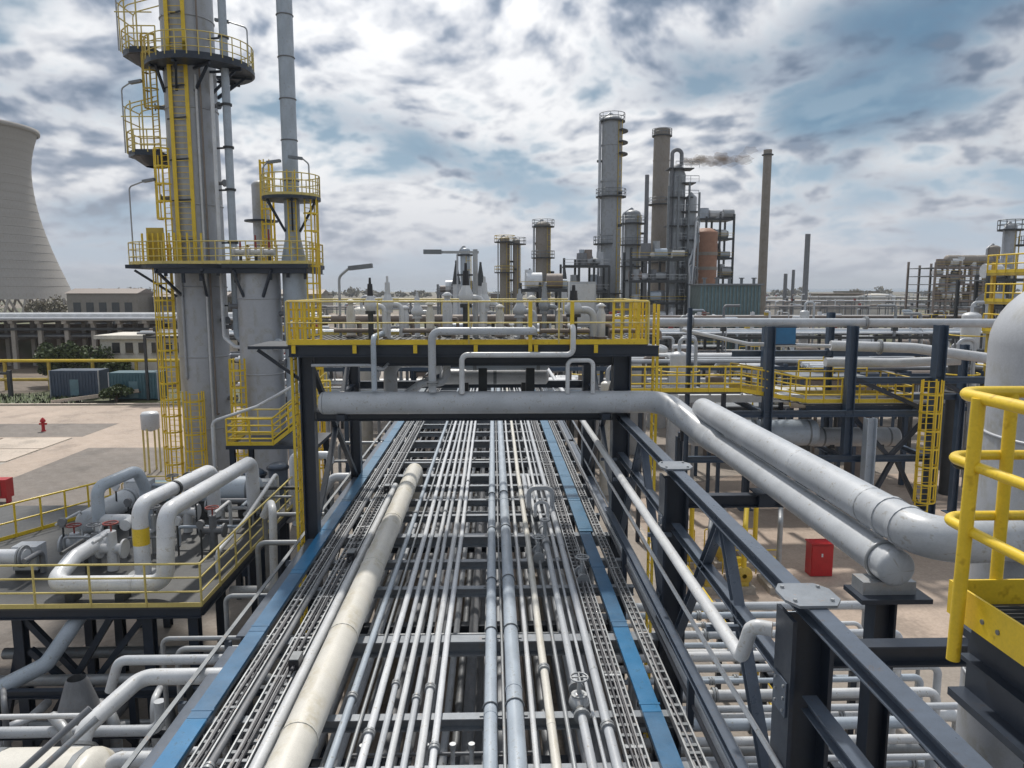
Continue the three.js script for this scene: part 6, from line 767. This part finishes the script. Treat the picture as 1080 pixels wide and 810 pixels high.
// ---------- trees ----------
function foliage(cx, cy, cz, rx, ry, rz, n, s, seed) { const r = mulberry(seed), P = [], N = [], U = [], I = []; const cl = Array.from({ length: 14 }, () => { const a = r() * 6.28, b = r() * 2 - 1, q = Math.cbrt(r()) * 0.75; return [Math.cos(a) * Math.sqrt(1 - b * b) * q, b * q, Math.sin(a) * Math.sqrt(1 - b * b) * q, 0.25 + r() * 0.28]; });
  for (let i = 0; i < n; i++) { const c = cl[Math.floor(r() * cl.length)]; const a = r() * 6.28, b = r() * 2 - 1, q = Math.sqrt(r()) * c[3]; const x = cx + (c[0] + Math.cos(a) * Math.sqrt(1 - b * b) * q) * rx, y = cy + (c[1] + b * q) * ry, z = cz + (c[2] + Math.sin(a) * Math.sqrt(1 - b * b) * q) * rz; const d = V(r() - 0.5, r() - 0.3, r() - 0.5).normalize(), e = V(r() - 0.5, r() - 0.5, r() - 0.5).cross(d).normalize(), f = d.clone().cross(e); const k = P.length / 3, w = s * (0.6 + r() * 0.8); for (const [m, o] of [[-1, -0.5], [1, -0.5], [0.6, 0.6], [-0.6, 0.6]]) { P.push(x + (e.x * m + f.x * o) * w, y + (e.y * m + f.y * o) * w, z + (e.z * m + f.z * o) * w); N.push(d.x, d.y, d.z); U.push(x + m * 0.3, z + o * 0.3); } I.push(k, k + 1, k + 2, k, k + 2, k + 3); }
  const g = new THREE.BufferGeometry(); g.setAttribute('position', new THREE.Float32BufferAttribute(P, 3)); g.setAttribute('normal', new THREE.Float32BufferAttribute(N, 3)); g.setAttribute('uv', new THREE.Float32BufferAttribute(U, 2)); g.setIndex(I); return g; }
for (const [i, [x, z, w, h]] of [[-58.5, -99.5, 3, 5.9], [-54.5, -99, 3.4, 6.6], [-49.8, -98.4, 2.2, 3.4], [-43, -84.6, 1.8, 2.0]].entries()) { const t = thing('leafy_tree', ['green bushy tree behind the yellow pipe, left one', 'green bushy tree behind the yellow pipe, right and taller one', 'small green bush between tree and white building', 'dark green bush at the foot of the teal container'][i], 'tree', [x, 0, z]); part('trunk', [rod(V(x, 0, z), V(x, h * 0.55, z), 0.2, 0.11, 8), rod(V(x, h * 0.35, z), V(x + w * 0.5, h * 0.7, z + 0.3), 0.1, 0.04, 6), rod(V(x, h * 0.4, z), V(x - w * 0.5, h * 0.75, z - 0.3), 0.1, 0.04, 6)], M.bark, t); part('crown', foliage(x, h * 0.6, z, w, h * 0.42, w * 0.8, 2600, 0.2, 500 + i), M.leaf, t); }
{ const g = [], r = mulberry(606); for (let i = 0; i < 22; i++) { const x = -330 + i * 12 + r() * 3, h = 9 + r() * 2.5; g.push(foliage(x, h * 0.55, -255 - r() * 14, 4.2, h * 0.52, 4, 900, 0.3, 700 + i)); } solo('wood', g, M.leafDry, 'brown-olive belt of trees behind the white-topped rack', 'trees', null, 'stuff'); }
{ const g = [], r = mulberry(607); for (let i = 0; i < 170; i++) { const x = -900 + i * 12.5 + r() * 8, h = 6 + r() * 9; g.push(foliage(x, h * 0.5, -900 - r() * 180, 11, h * 0.5, 8, 110, 1.6, 900 + i)); } solo('far_wood', g, M.leafDry, 'thin dark line of trees along the far horizon', 'trees', null, 'stuff'); }
{ const hr = mulberry(42); const hm = [M.whiteWall, M.concrete, M.brownWall, M.pipePale]; for (let i = 0; i < 26; i++) { const x = -120 + i * 21 + hr() * 10, z = -330 - hr() * 190, w = 8 + hr() * 22, h = 4 + hr() * 6, d = 8 + hr() * 8; const t = thing('far_building', `far-off plant building near the horizon, ${ORD[i]} from the left`, 'building', [x, 0, z], 'far plant buildings along the horizon'); part('wall', box(x - w / 2, x + w / 2, 0, h, z - d / 2, z + d / 2), hm[i % 4], t); part('roof', box(x - w / 2 - 0.3, x + w / 2 + 0.3, h + 0.002, h + 0.5, z - d / 2 - 0.3, z + d / 2 + 0.3), hm[(i + 1) % 4], t); } 
  for (let i = 0; i < 9; i++) { const x = 60 + i * 36 + hr() * 14, z = -300 - hr() * 150, r = 7 + hr() * 6, h = 7 + hr() * 5; const t = thing('storage_tank', `pale round storage tank far off, ${ORD[i]} from the left`, 'tank', [x, 0, z], 'far storage tanks'); part('shell', lathe([[r, 0], [r, h], [r * 0.6, h + 0.7], [0.02, h + 1]], x, 0, z, 28), i % 3 ? M.pipePale : M.whiteWall, t); } }

for (const [i, [x0, x1, z, h, m]] of [[-141, -118, -250, 12.0, M.shellWarm], [-116, -92, -258, 10.8, M.brownWall], [-90, -62, -270, 11.6, M.concrete]].entries()) { const t = thing('long_shed', ['long warm-brown shed just right of the cooling tower base', 'shorter brown shed behind the white-topped rack', 'long grey shed behind the tall column'][i], 'shed', [(x0 + x1) / 2, 0, z]); part('wall', box(x0, x1, 0, h - 1, z - 12, z), m, t); const s = new THREE.Shape([[-12.6, h - 1], [0.6, h - 1], [-6, h + 0.6]].map(p => new THREE.Vector2(...p))); const g = new THREE.ExtrudeGeometry(s, { depth: x1 - x0 + 1, bevelEnabled: false }); g.rotateY(Math.PI / 2); g.scale(1, 1, -1); g.translate(x0 - 0.5, 0.003, z); const n = g.attributes.position.count; g.setIndex([...Array(n).keys()]); g.computeVertexNormals(); metreUV(g); part('roof', g, M.pipeBrown, t); for (let x = x0 + 2; x < x1 - 2; x += 4.2) part('bay_door', box(x, x + 2.4, 0.1, h - 4, z + 0.01, z + 0.12), i % 2 ? M.galvDark : M.darkSteel, t); }
renderer.render(scene, camera);
